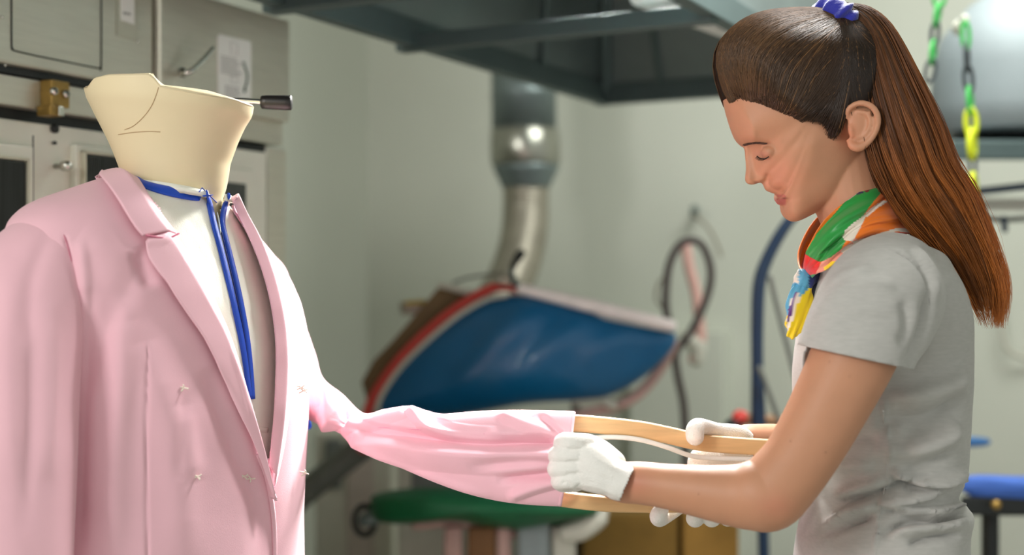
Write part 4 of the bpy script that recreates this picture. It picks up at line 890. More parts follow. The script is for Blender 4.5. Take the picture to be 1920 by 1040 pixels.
# ---------------------------------------------------------------- hair
hairpoly = [(1355,194),(1346,165),(1330,120),(1340,70),(1380,30),(1450,5),(1530,0),(1620,10),(1680,80),(1690,180),(1680,300),(1640,360),(1618,330),(1610,296),(1608,262),(1606,235),(1594,214),(1576,208),(1560,214),(1551,228),(1547,246),(1540,262),(1534,268),(1527,252),(1518,244),(1500,236),(1478,236),(1455,234),(1440,228),(1420,216),(1400,208),(1380,198),(1366,190)]
def cap_w(x, y):
    """half width of the skull with hair at pixel (x, y), nan outside"""
    return None
OUT = catmull([(1357,196),(1347,165),(1339,130),(1341,95),(1356,66),(1390,38),(1430,23),(1480,17),(1530,17),(1580,24),(1625,46),(1658,90),(1668,140),(1664,200),(1655,255),(1640,310),(1624,350),(1560,330),(1480,300),(1400,240),(1357,196)], 8)[:-1]
oang = np.arctan2(OUT[:,1]-HC[1], OUT[:,0]-HC[0]); orad = np.hypot(OUT[:,1]-HC[1], OUT[:,0]-HC[0]); oi = np.argsort(oang); oang = oang[oi]; orad = orad[oi]
def hw(x, y):
    a = np.arctan2(y-HC[1], x-HC[0]); R_ = np.interp(a, oang, orad, period=2*math.pi); r = np.hypot(x-HC[0], y-HC[1])/R_
    d = np.maximum(0, 1-r)*R_; e = .0795*qe(d/150); g = sstep(.25, .78, r); wi = .0795*np.sqrt(np.maximum(.1, 1-.30*(np.hypot((x-1515)/185, (y-160)/205))**2))
    return e*g+wi*(1-g), r
ng = 150; xs = np.linspace(1330, 1680, ng); ys = np.linspace(0, 380, ng)
V = []; Fc = []
nA = len(OUT); th = np.linspace(-math.pi, math.pi, 240, endpoint=False); rr = 1-(np.arange(49)/48)**1.7
for s in (-1, 1):
    for r_ in rr:
        R_ = np.interp(th, oang, orad, period=2*math.pi)*.978; x = HC[0]+np.cos(th)*R_*r_; y = HC[1]+np.sin(th)*R_*r_; w_ = hw(x, y)[0]-.0015
        if r_ == 1: w_ = w_*0
        V += [H(x[j], y[j], s*w_[j]) for j in range(240)]
V = np.array(V); G = gridf(49, 240); Fc = list(G)+[tuple(i+49*240 for i in f[::-1]) for f in G]
x, y = proj(V); hx = 960+(V[:,0]/HD)*F; hy = 520-(V[:,2]-CZ)/HD*F
m = ~inpoly(hx, hy, [(a[0], a[1]-(6 if a[1] > 190 and a[0] < 1600 else 0)) for a in hairpoly])
Vc, Fcc = drop(V, Fc, m); hc = mk('hair', Vc, Fcc, M_hairbase, wo, solid=.001)
colattr(hc, lambda x, y, V: np.tile(srgb((30,18,11)), (len(x), 1)))
def strands(name, paths, rads, cols, par, colfn=None):
    """many fine hair strands as one mesh: paths list of Nx3"""
    VV = []; FFc = []; CC = []; base = 0
    for p, r, c in zip(paths, rads, cols):
        p = np.asarray(p); n = len(p); T = np.gradient(p, axis=0); T /= np.linalg.norm(T, axis=1)[:,None]+1e-9
        u = np.cross(T, (0,1,.05)); u /= np.linalg.norm(u, axis=1)[:,None]+1e-9; w_ = np.cross(T, u); rad = r*np.r_[np.linspace(.7,1,max(2,n//4)), np.ones(n-max(2,n//4)-max(2,n//3)), np.linspace(1,.25,max(2,n//3))]
        for k in range(3):
            a = 2*math.pi*k/3+.5; VV.append((p+(u*math.cos(a)+w_*math.sin(a))*rad[:,None])); CC.append(c)
        i = np.arange(n-1)
        for k in range(3):
            k2 = (k+1) % 3; FFc.append(np.stack([base+k*n+i, base+k2*n+i, base+k2*n+i+1, base+k*n+i+1], 1))
        base += 3*n
    VV = np.vstack(VV); FFc = np.vstack(FFc); CC = np.vstack(CC); off = np.array(WL[root_of(par).name])
    me = bpy.data.meshes.new(name); me.vertices.add(len(VV)); me.vertices.foreach_set('co', (VV-off).astype(np.float32).ravel())
    me.loops.add(len(FFc)*4); me.loops.foreach_set('vertex_index', FFc.astype(np.int32).ravel()); me.polygons.add(len(FFc)); me.polygons.foreach_set('loop_start', np.arange(0, len(FFc)*4, 4, dtype=np.int32))
    me.update(calc_edges=True); me.validate(); me.polygons.foreach_set('use_smooth', [True]*len(me.polygons)); me.materials.append(M_hair)
    a = me.color_attributes.new('tint', 'FLOAT_COLOR', 'POINT'); a.data.foreach_set('color', np.c_[CC, np.ones(len(CC))].astype(np.float32).ravel())
    o = bpy.data.objects.new(name, me); COL.objects.link(o); o.parent = par; return o
HP = np.array(hairpoly, float); END = np.array((1572., 42.))
line = resample(catmull([(1357,194),(1378,199),(1400,208),(1420,216),(1440,227),(1460,234),(1482,237),(1502,238),(1520,246),(1533,268),(1541,258),(1549,240),(1553,226),(1562,214),(1578,207),(1596,214),(1608,236),(1612,270),(1618,320),(1630,345)], 6), 300)
paths = []; rads = []; cols = []
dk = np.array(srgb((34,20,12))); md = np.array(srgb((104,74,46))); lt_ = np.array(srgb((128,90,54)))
for s in (-1, 1):
    for k in range(8500 if s < 0 else 2200):
        u = random.random()
        if random.random() < .8: i = int(u**1.1*299); a = line[i]+rng.normal(0, 3.0, 2)
        else:
            while True:
                a = np.array((random.uniform(1560,1670), random.uniform(60,340)))
                if inpoly(a[0], a[1], hairpoly) and hw(a[0], a[1])[1] < .985: break
        n = 16; t = np.linspace(0, 1, n); e = END+rng.normal(0, 1, 2)*(9, 12); d = e-a; L_ = np.linalg.norm(d)
        nrm = np.array((-d[1], d[0]))/L_; bulge = L_*(.20-.30*min(1, max(0, (a[0]-1440)/150)))*random.uniform(.6,1.3)
        q = a+np.outer(t, d)+np.outer(np.sin(t*math.pi)*bulge*(.75+.5*random.random()), nrm)*1.0
        edge = random.random() < .10
        if edge: a = np.array((1357+abs(random.gauss(0,4)), 193+random.gauss(0,1.5)))
        polar = a[0] < 1475; q0 = q
        if a[0] > 1540 and random.random() < .5: q = a+np.outer(t, d)
        if polar:
            aa = math.atan2(a[1]-HC[1], a[0]-HC[0]); aa = aa if aa < 0 else aa-2*math.pi; ae = math.atan2(e[1]-HC[1], e[0]-HC[0]); Ra = np.interp(aa, oang, orad, period=2*math.pi); ra = min(.97, math.hypot(*(a-HC))/Ra)
            re_ = min(.97, math.hypot(*(e-HC))/np.interp(ae, oang, orad, period=2*math.pi)); an = aa+(ae-aa)*t; rl = ra+(re_-ra)*t; uu = max(0, (a[0]-1357)/118); B_ = max(0, min(1.0, (1-.75*uu)*(.2+.95*random.random()))); B_ = random.uniform(.93,1.0) if edge else B_; rl = rl+(.997-rl)*B_*np.sin(math.pi*t)**(.28 if edge else .45+.4*uu)
            RR = np.interp(an, oang, orad, period=2*math.pi)*rl; q = HC+np.stack([np.cos(an)*RR, np.sin(an)*RR], 1); be = float(np.clip((1475-a[0])/90, 0, 1)); q = q0*(1-be)+q*be
        if q[:,0].min() < 1300: continue
        w_, r_ = hw(q[:,0], q[:,1])
        rc_ = np.where(r_ > .997, .997/r_, 1.0); q = HC+(q-HC)*rc_[:,None]; w_, r_ = hw(q[:,0], q[:,1])
        off = .0004+.0016*random.random()+.0012*np.sin(t*math.pi); w_ = w_+off-.0058*np.clip(1-t*7, 0, 1)**1.3*(1 if a[0] > 1370 else .3)
        if hw(a[0], a[1])[0] > 0: pass
        p = np.stack([(q[:,0]-960)*K, HD+s*w_, CZ+(520-q[:,1])*K], 1)
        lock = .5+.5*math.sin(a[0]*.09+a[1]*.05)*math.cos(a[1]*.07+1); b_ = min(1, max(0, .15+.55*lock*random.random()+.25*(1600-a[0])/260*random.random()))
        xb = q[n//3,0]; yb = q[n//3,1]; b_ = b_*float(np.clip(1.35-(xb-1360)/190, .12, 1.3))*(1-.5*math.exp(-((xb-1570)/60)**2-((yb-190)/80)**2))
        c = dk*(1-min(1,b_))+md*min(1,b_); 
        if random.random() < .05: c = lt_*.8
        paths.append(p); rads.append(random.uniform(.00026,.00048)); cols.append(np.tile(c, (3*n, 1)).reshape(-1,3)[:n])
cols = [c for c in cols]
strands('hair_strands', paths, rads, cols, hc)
# ponytail
pl_ = resample(catmull([(1583,18),(1600,50),(1604,100),(1606,160),(1612,220),(1622,290),(1648,350),(1685,410),(1730,460),(1772,500),(1806,545),(1832,585)], 8), 60)
pr_ = resample(catmull([(1588,4),(1630,12),(1668,40),(1700,90),(1735,160),(1768,230),(1795,300),(1825,350),(1848,410),(1868,470),(1880,530),(1872,585)], 8), 60)
def ptail(u, dep, t):
    i = t*59; a = np.stack([np.interp(i, np.arange(60), pl_[:,k]) for k in (0,1)], 1); b = np.stack([np.interp(i, np.arange(60), pr_[:,k]) for k in (0,1)], 1)
    q = a*(.5-.5*u)[:,None]+b*(.5+.5*u)[:,None]; dd_ = HD-.012+.0*t+dep*(.022+.03*np.sin(np.clip(t*1.2, 0, 1)*math.pi*.75))-.028*np.sin(t*math.pi)
    return np.stack([(q[:,0]-960)/F*dd_, dd_, CZ+(520-q[:,1])/F*dd_], 1)
tt = np.linspace(0.0, .93, 50); rows = []
for a in np.linspace(0, 2*math.pi, 36, endpoint=False): rows.append(ptail(.86*math.cos(a)*np.ones(50), .86*math.sin(a)*np.ones(50), tt))
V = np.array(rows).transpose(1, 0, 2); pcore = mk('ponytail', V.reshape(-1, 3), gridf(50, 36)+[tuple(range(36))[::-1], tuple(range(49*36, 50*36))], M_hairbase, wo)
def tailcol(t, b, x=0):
    top = np.array(srgb((74,48,28))); bot = np.array(srgb((176,100,40))); c = np.outer(1-t, top)+np.outer(t, bot); return c*b  # auburn towards the ends: naturally lighter tips, with backlight glow put into the colour
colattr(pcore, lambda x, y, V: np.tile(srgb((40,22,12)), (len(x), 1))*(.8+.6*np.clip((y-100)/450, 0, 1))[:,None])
paths = []; rads = []; cols = []
for k in range(8500):
    if random.random() < .78: a = random.uniform(math.pi, 2*math.pi) if random.random() < .75 else random.uniform(0, math.pi); u0 = math.cos(a)*random.uniform(.86,1.0); d0 = math.sin(a)*random.uniform(.86,1.04)
    else: u0 = random.uniform(-.95,.95); d0 = random.uniform(-.9,.9)
    n = 22; t0 = random.uniform(0,.08) if random.random() < .8 else random.uniform(0,.5); t1 = random.uniform(.72,1.0) if random.random() < .75 else random.uniform(.5,.9)
    t = np.linspace(t0, t1, n); lk = round(u0*9); ph = lk*2.1
    wv = .06*np.sin(t*9+ph)*t+.03*np.sin(t*19+ph*3)*t+.02*np.sin(t*26+k)*t; fr = random.gauss(0, .07)*t**2*(3 if random.random() < .08 else 1)
    p = ptail(np.clip(u0*(1-.0*t)+wv+fr, -1.3, 1.3), d0+.08*np.sin(t*11+ph*1.3)*t, t)
    br_ = (.55+.75*random.random())*(.75+.35*math.sin(ph*1.7)+.25*max(0, u0)); 
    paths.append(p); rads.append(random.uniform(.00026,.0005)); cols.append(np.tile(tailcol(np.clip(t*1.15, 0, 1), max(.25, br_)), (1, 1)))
# flyaway ends
for k in range(620):
    n = 14; t = np.linspace(random.uniform(.5,.85), random.uniform(.95,1.06), n); u0 = random.uniform(.5,1.0) if random.random() < .7 else random.uniform(-1,.5); t = np.clip(t, 0, 1.0)
    p = ptail(u0+np.linspace(0, random.gauss(.08,.12), n), np.full(n, random.uniform(-1,1)), t); p[:,2] -= np.linspace(0, random.uniform(0,.02), n)**1; p[:,0] += np.linspace(0, random.uniform(-.004,.01), n)
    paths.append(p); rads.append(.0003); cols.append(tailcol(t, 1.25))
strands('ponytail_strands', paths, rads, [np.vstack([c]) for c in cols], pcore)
# scrunchie
th = np.linspace(0, 2*math.pi, 90, endpoint=False); c0 = H(1564, 42); ax = np.array((.75, 0, .66)); ax /= np.linalg.norm(ax); u1 = np.array((0,1.0,0)); u2 = np.cross(ax, u1)
V = []; NQ = 20
for i, t in enumerate(th):
    rad = .0225; c = c0+u1*math.cos(t)*.041+u2*math.sin(t)*.0185; rr_ = .0125*(1+.16*math.sin(t*11)+.08*math.sin(t*17))
    o_ = (u1*math.cos(t)+u2*math.sin(t))
    for a in np.linspace(0, 2*math.pi, NQ, endpoint=False): V.append(c+o_*math.cos(a)*rr_+ax*math.sin(a)*rr_*1.15)
Fc = [(i*NQ+j, i*NQ+(j+1) % NQ, ((i+1) % 90)*NQ+(j+1) % NQ, ((i+1) % 90)*NQ+j) for i in range(90) for j in range(NQ)]
mk('scrunchie', V, Fc, M_scrunch, wo, label='royal blue scrunchie')
# ---------------------------------------------------------------- t-shirt
sh = MB()
SR = [ # y, front x, back x, half width, power
 (448,1581,1682,.060),(462,1562,1714,.095),(480,1546,1744,.128),(505,1538,1754,.148),(540,1524,1774,.155),(590,1514,1794,.145),(650,1502,1802,.128),(700,1496,1803,.124),(760,1498,1800,.124),(820,1508,1795,.126),(880,1522,1790,.122),(920,1528,1772,.120),(948,1520,1802,.126),(980,1514,1794,.132),(1024,1506,1792,.140),(1080,1500,1804,.150),(1150,1498,1812,.158),(1250,1500,1814,.165)]
q = catmull(SR, 5); rings = []
for a in q:
    n = 72; t = np.linspace(0, 2*math.pi, n, endpoint=False); cx = (a[1]+a[2])/2; rx = (a[2]-a[1])/2*K; c, s = np.cos(t), np.sin(t); e = 2/2.35
    ctr_ = H(cx, a[0]); rings.append(np.stack([ctr_[0]+rx*np.sign(c)*np.abs(c)**e, ctr_[1]+a[3]*np.sign(s)*np.abs(s)**e, ctr_[2]+0*c], 1))
sh.add(*loft(rings))
for s in (-1, 1):
    if s < 0: slp = [(1676,520,1.45,.044),(1672,530,1.41,.056),(1656,558,1.368,.0625),(1636,596,1.346,.0625),(1617,632,1.335,.0600),(1604,664,1.332,.0585),(1595,690,1.332,.058)]
    else: slp = [(1672,520,1.56,.046),(1660,530,1.60,.062),(1640,590,1.655,.060),(1620,650,1.67,.055),(1610,690,1.67,.053)]
    V, Fc = tube([P(a[0], a[1], a[2]) for a in slp], [a[3] for a in slp], 44, sm=5); sh.add(V, Fc)
sV, sF = fuse(sh, .0042, 8, .6)
E_ = (8, 8)
sx, sy = proj(sV); only = np.ones(len(sV))
sV2 = folds(sV, sF, [
 ([(1700,465),(1728,500),(1742,545),(1740,600),(1722,660)], 5, -.0025), ([(1712,462),(1744,510),(1756,560)], 8, .003), ([(1742,545),(1738,600),(1722,650),(1700,690)], 9, -.004, 1.6),
 ([(1668,464),(1710,490),(1738,530)], 1.6, -.0022),
 ([(1520,600),(1560,560),(1620,535),(1680,540)], 14, .003), ([(1540,540),(1580,520),(1640,505)], 10, .003), ([(1560,620),(1620,600),(1700,600)], 12, -.002), ([(1690,560),(1705,600),(1690,650)], 12, -.004),
 ([(1652,690),(1660,780),(1668,860),(1664,915),(1648,960),(1640,1060)], 2.2, .0024, 1, (30,30)),
 ([(1810,690),(1780,715),(1720,735),(1660,748)], 14, .005), ([(1806,740),(1770,765),(1710,780),(1640,790)], 12, -.004), ([(1800,800),(1760,830),(1700,845),(1640,840)], 12, .004), ([(1790,840),(1740,868),(1690,885)], 9, -.003),
 ([(1672,880),(1700,897),(1740,905),(1780,900),(1812,885)], 7, .009), ([(1680,895),(1720,915),(1770,915),(1815,900)], 8, -.008, 1), ([(1570,945),(1640,925),(1690,905),(1740,890)], 6, -.006), ([(1560,935),(1620,910),(1668,896)], 9, .006),
 ([(1650,940),(1700,935),(1760,918),(1812,905)], 7, .009), ([(1655,950),(1700,962),(1750,968)], 6, -.006), ([(1650,940),(1690,955),(1740,962),(1790,955),(1822,940)], 7, .008), ([(1650,1005),(1700,980),(1760,975),(1820,958)], 8, -.008), ([(1540,990),(1600,960),(1650,945)], 9, .007), ([(1520,1010),(1580,985),(1640,965)], 8, -.007),
 ([(1660,1000),(1720,992),(1780,985),(1815,975)], 8, .007), ([(1700,1020),(1750,1005),(1800,1000)], 7, -.006), ([(1510,930),(1530,915),(1560,900)], 10, .006), ([(1500,960),(1530,935),(1555,925)], 8, -.006),
 ([(1812,700),(1770,735),(1725,752),(1690,758)], 20, .004), ([(1806,740),(1760,785),(1720,800),(1690,806)], 20, -.004), ([(1800,800),(1750,828),(1700,842)], 18, .004),
 ([(1495,720),(1500,800),(1510,870)], 12, .003), ([(1540,880),(1590,870),(1640,872)], 12, .004), ([(1560,830),(1610,820),(1650,828)], 12, -.003), ([(1520,650),(1580,655),(1640,664),(1690,684)], 0.1, 0)], only, 2.1)
# open the sleeves and the hem
a = np.array(P(1604,664,1.332)); bdir = np.array(P(1617,632,1.335))-np.array(P(1595,690,1.332)); bdir = bdir/np.linalg.norm(bdir)
# hem plane: tilted to run from (1520,650) to (1690,690)
hA, hB = np.array(P(1515,650,1.33)), np.array(P(1692,688,1.33)); hd_ = hB-hA; hn = np.cross(hd_, (0,1,0.0)); hn /= np.linalg.norm(hn)
if hn[2] < 0: hn = -hn
fcn = np.array(P(1604,664,1.332))
def cutter(V, Fc, pt, nrm, cond):
    bm = bmesh.new(); vs = [bm.verts.new(v) for v in V]
    for f in Fc: bm.faces.new([vs[i] for i in f])
    sel = [f for f in bm.faces if cond(f.calc_center_median())]
    es = {e for f in sel for e in f.edges}; vv = {v for f in sel for v in f.verts}
    bmesh.ops.bisect_plane(bm, geom=list(sel)+list(es)+list(vv), dist=1e-6, plane_co=pt, plane_no=nrm)
    dele = [f for f in bm.faces if cond(f.calc_center_median()) and (f.calc_center_median()-Vector(pt)).dot(Vector(nrm)) < 0]
    bmesh.ops.delete(bm, geom=dele, context='FACES'); bmesh.ops.delete(bm, geom=[v for v in bm.verts if not v.link_faces], context='VERTS'); bm.verts.index_update()
    V = np.array([v.co[:] for v in bm.verts]); Fc = [tuple(v.index for v in f.verts) for f in bm.faces]; bm.free(); return V, Fc
axA, axB = Vector(P(1640,560,1.35)), Vector(P(1595,700,1.332))
def nearc(c):
    if c.y > 1.372: return False
    t = (c-axA).dot((axB-axA).normalized()); return (c-(axA+(axB-axA).normalized()*t)).length < .067
def trim_at(V, Fc): return cutter(V, Fc, hA, hn, nearc)
c2 = np.array(P(1612,680,1.67)); m = ((sV2-np.array(P(1618,665,1.67)))@np.array((-.25,0,.97)) < 0) & (sV2[:,1] > 1.645) & (np.linalg.norm(sV2-c2, axis=1) < .09)
m |= sV2[:,2] < sV2[:,2].min()+.012
V, Fc = drop(sV2, sF, m); V, Fc = trim_at(V, Fc); shirt = mk('t_shirt', V, Fc, M_shirt, wo, solid=.002); bv_sh = bvh(sV2, sF)
# stitched sleeve hem
ribbon([(1522,640),(1560,643),(1610,651),(1660,663),(1693,676)], .0012, .0008, bv_sh, .0006, 'hem_seam', mat('grey_stitch', (140,138,134), .9), shirt)
ribbon([(1656,770),(1658,800),(1660,830),(1662,880),(1656,930),(1646,980),(1640,1060)], .0014, .0014, bv_sh, .0, 'side_seam', M_shirt, shirt)
ribbon([(1672,462),(1700,476),(1722,500),(1738,534),(1743,575),(1738,610),(1728,640)], .0014, .0012, bv_sh, .0002, 'armhole_seam', mat('grey_stitch', (140,138,134), .9), shirt)
# trousers and shoes below the frame
tr_ = MB()
for s in (-1, 1):
    hx = H(1665,1120)[0]; pts = [(hx,HD+s*.06,.90,.085),(hx,HD+s*.075,.80,.085),(hx-.01,HD+s*.09,.55,.066),(hx+.01,HD+s*.09,.3,.06),(hx+.03,HD+s*.09,.07,.05)]
    tr_.add(*tube([p[:3] for p in pts], [p[3] for p in pts], 28, sm=4))
    V, Fc = tube([(hx+.07,HD+s*.09,.045),(hx+.02,HD+s*.09,.05),(hx-.06,HD+s*.092,.04),(hx-.15,HD+s*.095,.03),(hx-.175,HD+s*.095,.028)], [.034,.042,.04,.03,.02], 20, sm=4); V = np.array(V); V[:,2] = np.maximum(V[:,2], 0); mk('shoe', V, Fc, M_shoe, wo)
V, Fc = fuse(tr_, .008, 3); mk('trousers', V, Fc, M_denim, wo)
# ---------------------------------------------------------------- scarf
nf = 200; nv = 26
upl = resample(catmull([(1506,505),(1509,485),(1514,466),(1528,438),(1546,412),(1568,391),(1592,374),(1618,356),(1645,342),(1668,345)], 8), 60)
lol = resample(catmull([(1522,522),(1532,512),(1548,506),(1566,492),(1590,472),(1616,455),(1645,443),(1680,437),(1708,438),(1722,432)], 8), 60)
V = np.zeros((nf, nv, 3))
for i in range(nf):
    th_ = 2*math.pi*i/nf; t = (1-math.cos(th_))/2
    for j in range(nv):
        v = j/(nv-1); a = [np.interp(t*59, np.arange(60), upl[:,k]) for k in (0,1)]; b = [np.interp(t*59, np.arange(60), lol[:,k]) for k in (0,1)]
        D = (.060+.032*v+.010*math.sin(v*math.pi)+.003*math.sin(v*14+th_*2)+.002*math.sin(v*23-th_*3)); s = math.sin(th_); dep = HD-math.copysign(abs(s)**.85, s)*D
        x = a[0]*(1-v)+b[0]*v; y = a[1]*(1-v)+b[1]*v; V[i,j] = ((x-960)*K, dep, CZ+(520-y)*K)
    # near half: keep the traced outline in true perspective
V = V.reshape(-1, 3)
for k in range(len(V)):
    if V[k,1] < HD: f_ = V[k,1]/HD; V[k,0] *= f_; V[k,2] = CZ+(V[k,2]-CZ)*f_
Fc = [(i*nv+j, i*nv+j+1, ((i+1) % nf)*nv+j+1, ((i+1) % nf)*nv+j) for i in range(nf) for j in range(nv-1)]
# finer mesh for the printed pattern
bm = bmesh.new(); vs = [bm.verts.new(v) for v in V]; [bm.faces.new([vs[i] for i in f]) for f in Fc]; bmesh.ops.subdivide_edges(bm, edges=list(bm.edges), cuts=2, use_grid_fill=True); bm.verts.index_update()
V = np.array([v.co[:] for v in bm.verts]); Fc = [tuple(v.index for v in f.verts) for f in bm.faces]; bm.free()
V = folds(V, Fc, [([(1512,490),(1560,462),(1620,405),(1668,365)], 3, -.0035), ([(1530,505),(1580,455),(1630,420),(1690,410)], 3, .003), ([(1540,508),(1590,462),(1650,436)], 2.5, -.002)])
scf = mk('neck_scarf', V, Fc, M_scarf, wo, solid=.0014, label='colourful printed silk scarf')
GR, OR, RD, WH, YE, BL, PK, NV = [np.array(srgb(c)) for c in ((26,142,56),(236,116,14),(222,22,18),(226,214,200),(236,206,20),(86,164,200),(232,150,130),(30,44,110))]
def scarfcol(x, y, V):
    c = np.tile(OR, (len(x), 1)); far = V[:,1] > HD
    def pol(p, col): c[inpoly(x, y, p)] = col
    pol([(1500,520),(1506,480),(1514,468),(1532,436),(1590,372),(1630,345),(1664,330),(1660,350),(1648,366),(1624,395),(1600,430),(1576,468),(1556,486),(1539,491),(1530,515),(1512,530)], GR)
    pol([(1500,502),(1508,474),(1524,484),(1539,491),(1533,512),(1520,515)], RD)
    pol([(1610,352),(1640,325),(1660,335),(1625,362)], np.array(srgb((110,10,30)))); pol([(1581,372),(1600,355),(1611,362),(1590,376)], WH); pol([(1600,362),(1612,352),(1620,362),(1608,366)], NV*.4)
    pol([(1526,520),(1541,491),(1560,480),(1582,462),(1604,446),(1612,452),(1590,472),(1560,500),(1540,512)], PK)
    pol([(1580,444),(1584,432),(1600,418),(1618,404),(1626,402),(1618,418),(1606,440),(1598,452),(1584,451)], WH)
    pol([(1618,404),(1634,388),(1655,376),(1665,378),(1645,390),(1626,408)], WH)
    pol([(1598,452),(1612,448),(1650,436),(1680,428),(1712,430),(1712,437),(1680,434),(1640,446),(1602,462)], WH)
    pol([(1600,462),(1640,447),(1680,435),(1720,436),(1720,450),(1600,474)], np.array(srgb((222,70,40))))
    pol([(1575,470),(1590,458),(1606,456),(1600,468),(1584,478)], WH)
    pol([(1545,500),(1560,490),(1572,488),(1562,500),(1548,512)], YE); pol([(1526,530),(1534,514),(1548,506),(1562,500),(1548,516),(1534,532)], NV)
    return c
colattr(scf, scarfcol)
# knot and hanging tails
def cone(pts, name, colf, flat=.45):
    V, Fc = tube([P(a[0], a[1], a[2]) for a in pts], [a[3] for a in pts], 28, sm=7, flat=flat, up=(0,1,0)); N = normals(V, Fc); x, y = proj(V)
    V = V+N*(.0012*np.sin(x*.55+y*.2))[:,None]; o = mk(name, V, Fc, M_scarf, scf); colattr(o, colf); return o
def kc(x, y, V):
    c = np.tile(BL, (len(x), 1)); c[(x < 1497) & (y < 530)] = WH; c[x > 1517] = NV; c[inpoly(x, y, [(1494,540),(1508,525),(1504,560),(1497,575)])] = BL; return c
cone([(1528,512,1.492,.009),(1515,520,1.485,.0125),(1504,528,1.484,.013),(1497,536,1.486,.008)], 'scarf_knot', kc, .8)
def t1(x, y, V):
    c = np.tile(BL, (len(x), 1)); c[y > 560+(x-1500)*(-1.3)] = YE; c[inpoly(x, y, [(1484,560),(1496,548),(1500,556),(1486,600),(1476,622),(1474,600)])] = WH; c[inpoly(x, y, [(1478,580),(1492,548),(1496,545),(1484,590),(1476,606)])] = np.array(srgb((90,40,120))); return c
cone([(1512,530,1.482,.008),(1505,548,1.480,.0125),(1499,568,1.479,.0145),(1495,590,1.479,.0135),(1490,610,1.480,.011),(1486,624,1.481,.007)], 'scarf_tail', t1, .45)
def t2(x, y, V):
    c = np.tile(NV*.35, (len(x), 1)); c[x < 1518] = WH; return c
cone([(1524,528,1.486,.007),(1524,550,1.486,.010),(1516,575,1.487,.010),(1510,596,1.488,.007),(1504,614,1.488,.004)], 'scarf_tail', t2, .35)
cone([(1508,526,1.49,.006),(1497,520,1.488,.006),(1493,528,1.488,.003)], 'scarf_tail', lambda x, y, V: np.tile(np.array(srgb((120,60,110))), (len(x), 1)), .5)
# ---------------------------------------------------------------- gloves
def chain_mb(mb, pts, n=18, sm=5): mb.add(*tube([P(a[0], a[1], a[2]) for a in pts], [a[3] for a in pts], n, sm=sm))
g = MB()
# near hand: back of the hand and wrist
rings = []
for x, yt, yb, d, th_ in ((1186,872,930,1.352,.025),(1172,868,936,1.352,.025),(1155,860,933,1.352,.024),(1135,844,927,1.352,.023),(1112,828,922,1.352,.021),(1090,821,916,1.354,.019),(1072,820,910,1.358,.016)):
    a = np.linspace(0, 2*math.pi, 32, endpoint=False); t = np.array(P(x, yt, d)); b = np.array(P(x-(10 if x > 1150 else 0), yb, d)); m_ = (t+b)/2; c, s = np.cos(a), np.sin(a)
    rings.append(m_+np.outer(np.sign(c)*np.abs(c)**.8, (t-b)/2)+np.outer(np.sign(s)*np.abs(s)**.9*th_, (0,-1,0)))
q = catmull(np.array(rings).reshape(len(rings), -1), 5).reshape(-1, 32, 3); g.add(*loft(list(q)))
for k, (ym, yk, xk, r) in enumerate(((832,829,1056,.0098),(853,852,1047,.0103),(875,877,1045,.0100),(896,900,1050,.0090))):
    chain_mb(g, [(1098,ym,1.352,r*1.05),(1078,(ym+yk)/2,1.347,r*1.02),(xk+4,yk,1.352,r),(xk-1,yk+3,1.366,r*.95),(xk+8,yk+8,1.386,r*.9),(xk+24,yk+8,1.392,r*.85),(xk+36,yk+6,1.386,r*.78)])
chain_mb(g, [(1150,868,1.372,.013),(1125,846,1.388,.0125),(1098,832,1.396,.011),(1072,830,1.400,.0095),(1060,834,1.400,.0085)])
gV, gF = fuse(g, .0014, 3)
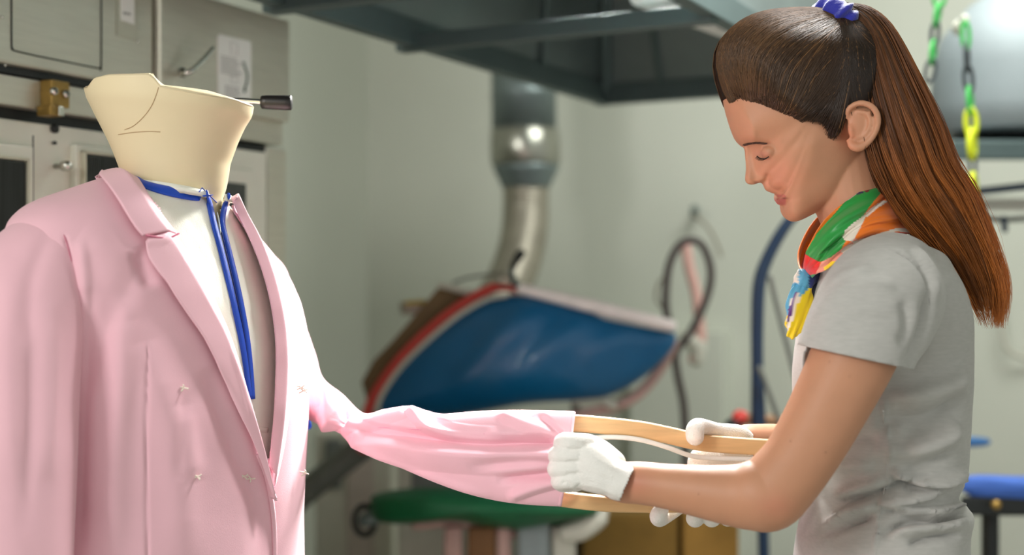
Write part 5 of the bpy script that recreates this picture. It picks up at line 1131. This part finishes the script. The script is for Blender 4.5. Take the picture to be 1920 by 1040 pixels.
gV = folds(gV, gF, [([(1092,842),(1064,842)], 3, -.0012), ([(1092,864),(1060,865)], 3, -.0012), ([(1092,886),(1060,888)], 3, -.0012), ([(1170,885),(1130,868),(1100,850)], 5, .0007), ([(1165,905),(1120,892),(1090,880)], 5, -.0007), ([(1158,928),(1120,912),(1080,905)], 4, .0009), ([(1072,912),(1062,902),(1052,908)], 3, -.0012), ([(1088,905),(1078,916)], 3, -.001)])
gx_, gy_ = proj(gV); ln = (gx_-1192)*(938-872)-(gy_-872)*(1163-1192); m = ln > 0
V, Fc = drop(gV, gF, m); gl = mk('glove', V, Fc, M_glove, wo, solid=.0014, label='white cotton glove gripping the cuff'); bv_g = bvh(gV, gF)
g = MB()
# far hand: thumb over the upper bar, palm behind both bars, fingertips under the lower bar
rings = []
for x, yt, yb, d, th_ in ((1425,822,872,1.50,.022),(1405,826,900,1.492,.022),(1380,832,925,1.484,.020),(1350,834,940,1.477,.0185),(1320,836,938,1.470,.017),(1300,845,925,1.466,.013),(1291,860,905,1.464,.008)):
    a = np.linspace(0, 2*math.pi, 32, endpoint=False); t = np.array(P(x, yt, d)); b = np.array(P(x, yb, d)); m_ = (t+b)/2; c, s = np.cos(a), np.sin(a)
    rings.append(m_+np.outer(np.sign(c)*np.abs(c)**.8, (t-b)/2)+np.outer(np.sign(s)*np.abs(s)**.9*th_, (0,-1,0)))
q = catmull(np.array(rings).reshape(len(rings), -1), 5).reshape(-1, 32, 3); g.add(*loft(list(q)))
chain_mb(g, [(1398,832,1.485,.014),(1385,818,1.468,.0125),(1368,812,1.455,.0105),(1345,808,1.445,.0088),(1325,802,1.436,.0085),(1309,799,1.423,.0088),(1303,806,1.412,.0095),(1303,818,1.410,.0095)])
for k, (x0, x1, d0) in enumerate(((1310,1236,.0),(1330,1303,.0),(1352,1334,.0),(1376,1364,.0))):
    r = (.0100,.0092,.0090,.0082)[k]
    chain_mb(g, [(x0,915,1.470,r*1.05),((x0+x1)/2,945,1.470,r*1.02),(x1+4,968,1.458,r),(x1,972-(k==0)*4,1.440,r),(x1-1,969-(k==0)*4,1.424,r*.92),(x1+3,960-(k==0)*3,1.416,r*.8)])
V, Fc = fuse(g, .0014, 3)
gx_, gy_ = proj(V); V, Fc = drop(V, Fc, gx_ > 1412); gl2 = mk('glove', V, Fc, M_glove, wo, solid=.0014, label='white cotton glove with its thumb over the upper bar')
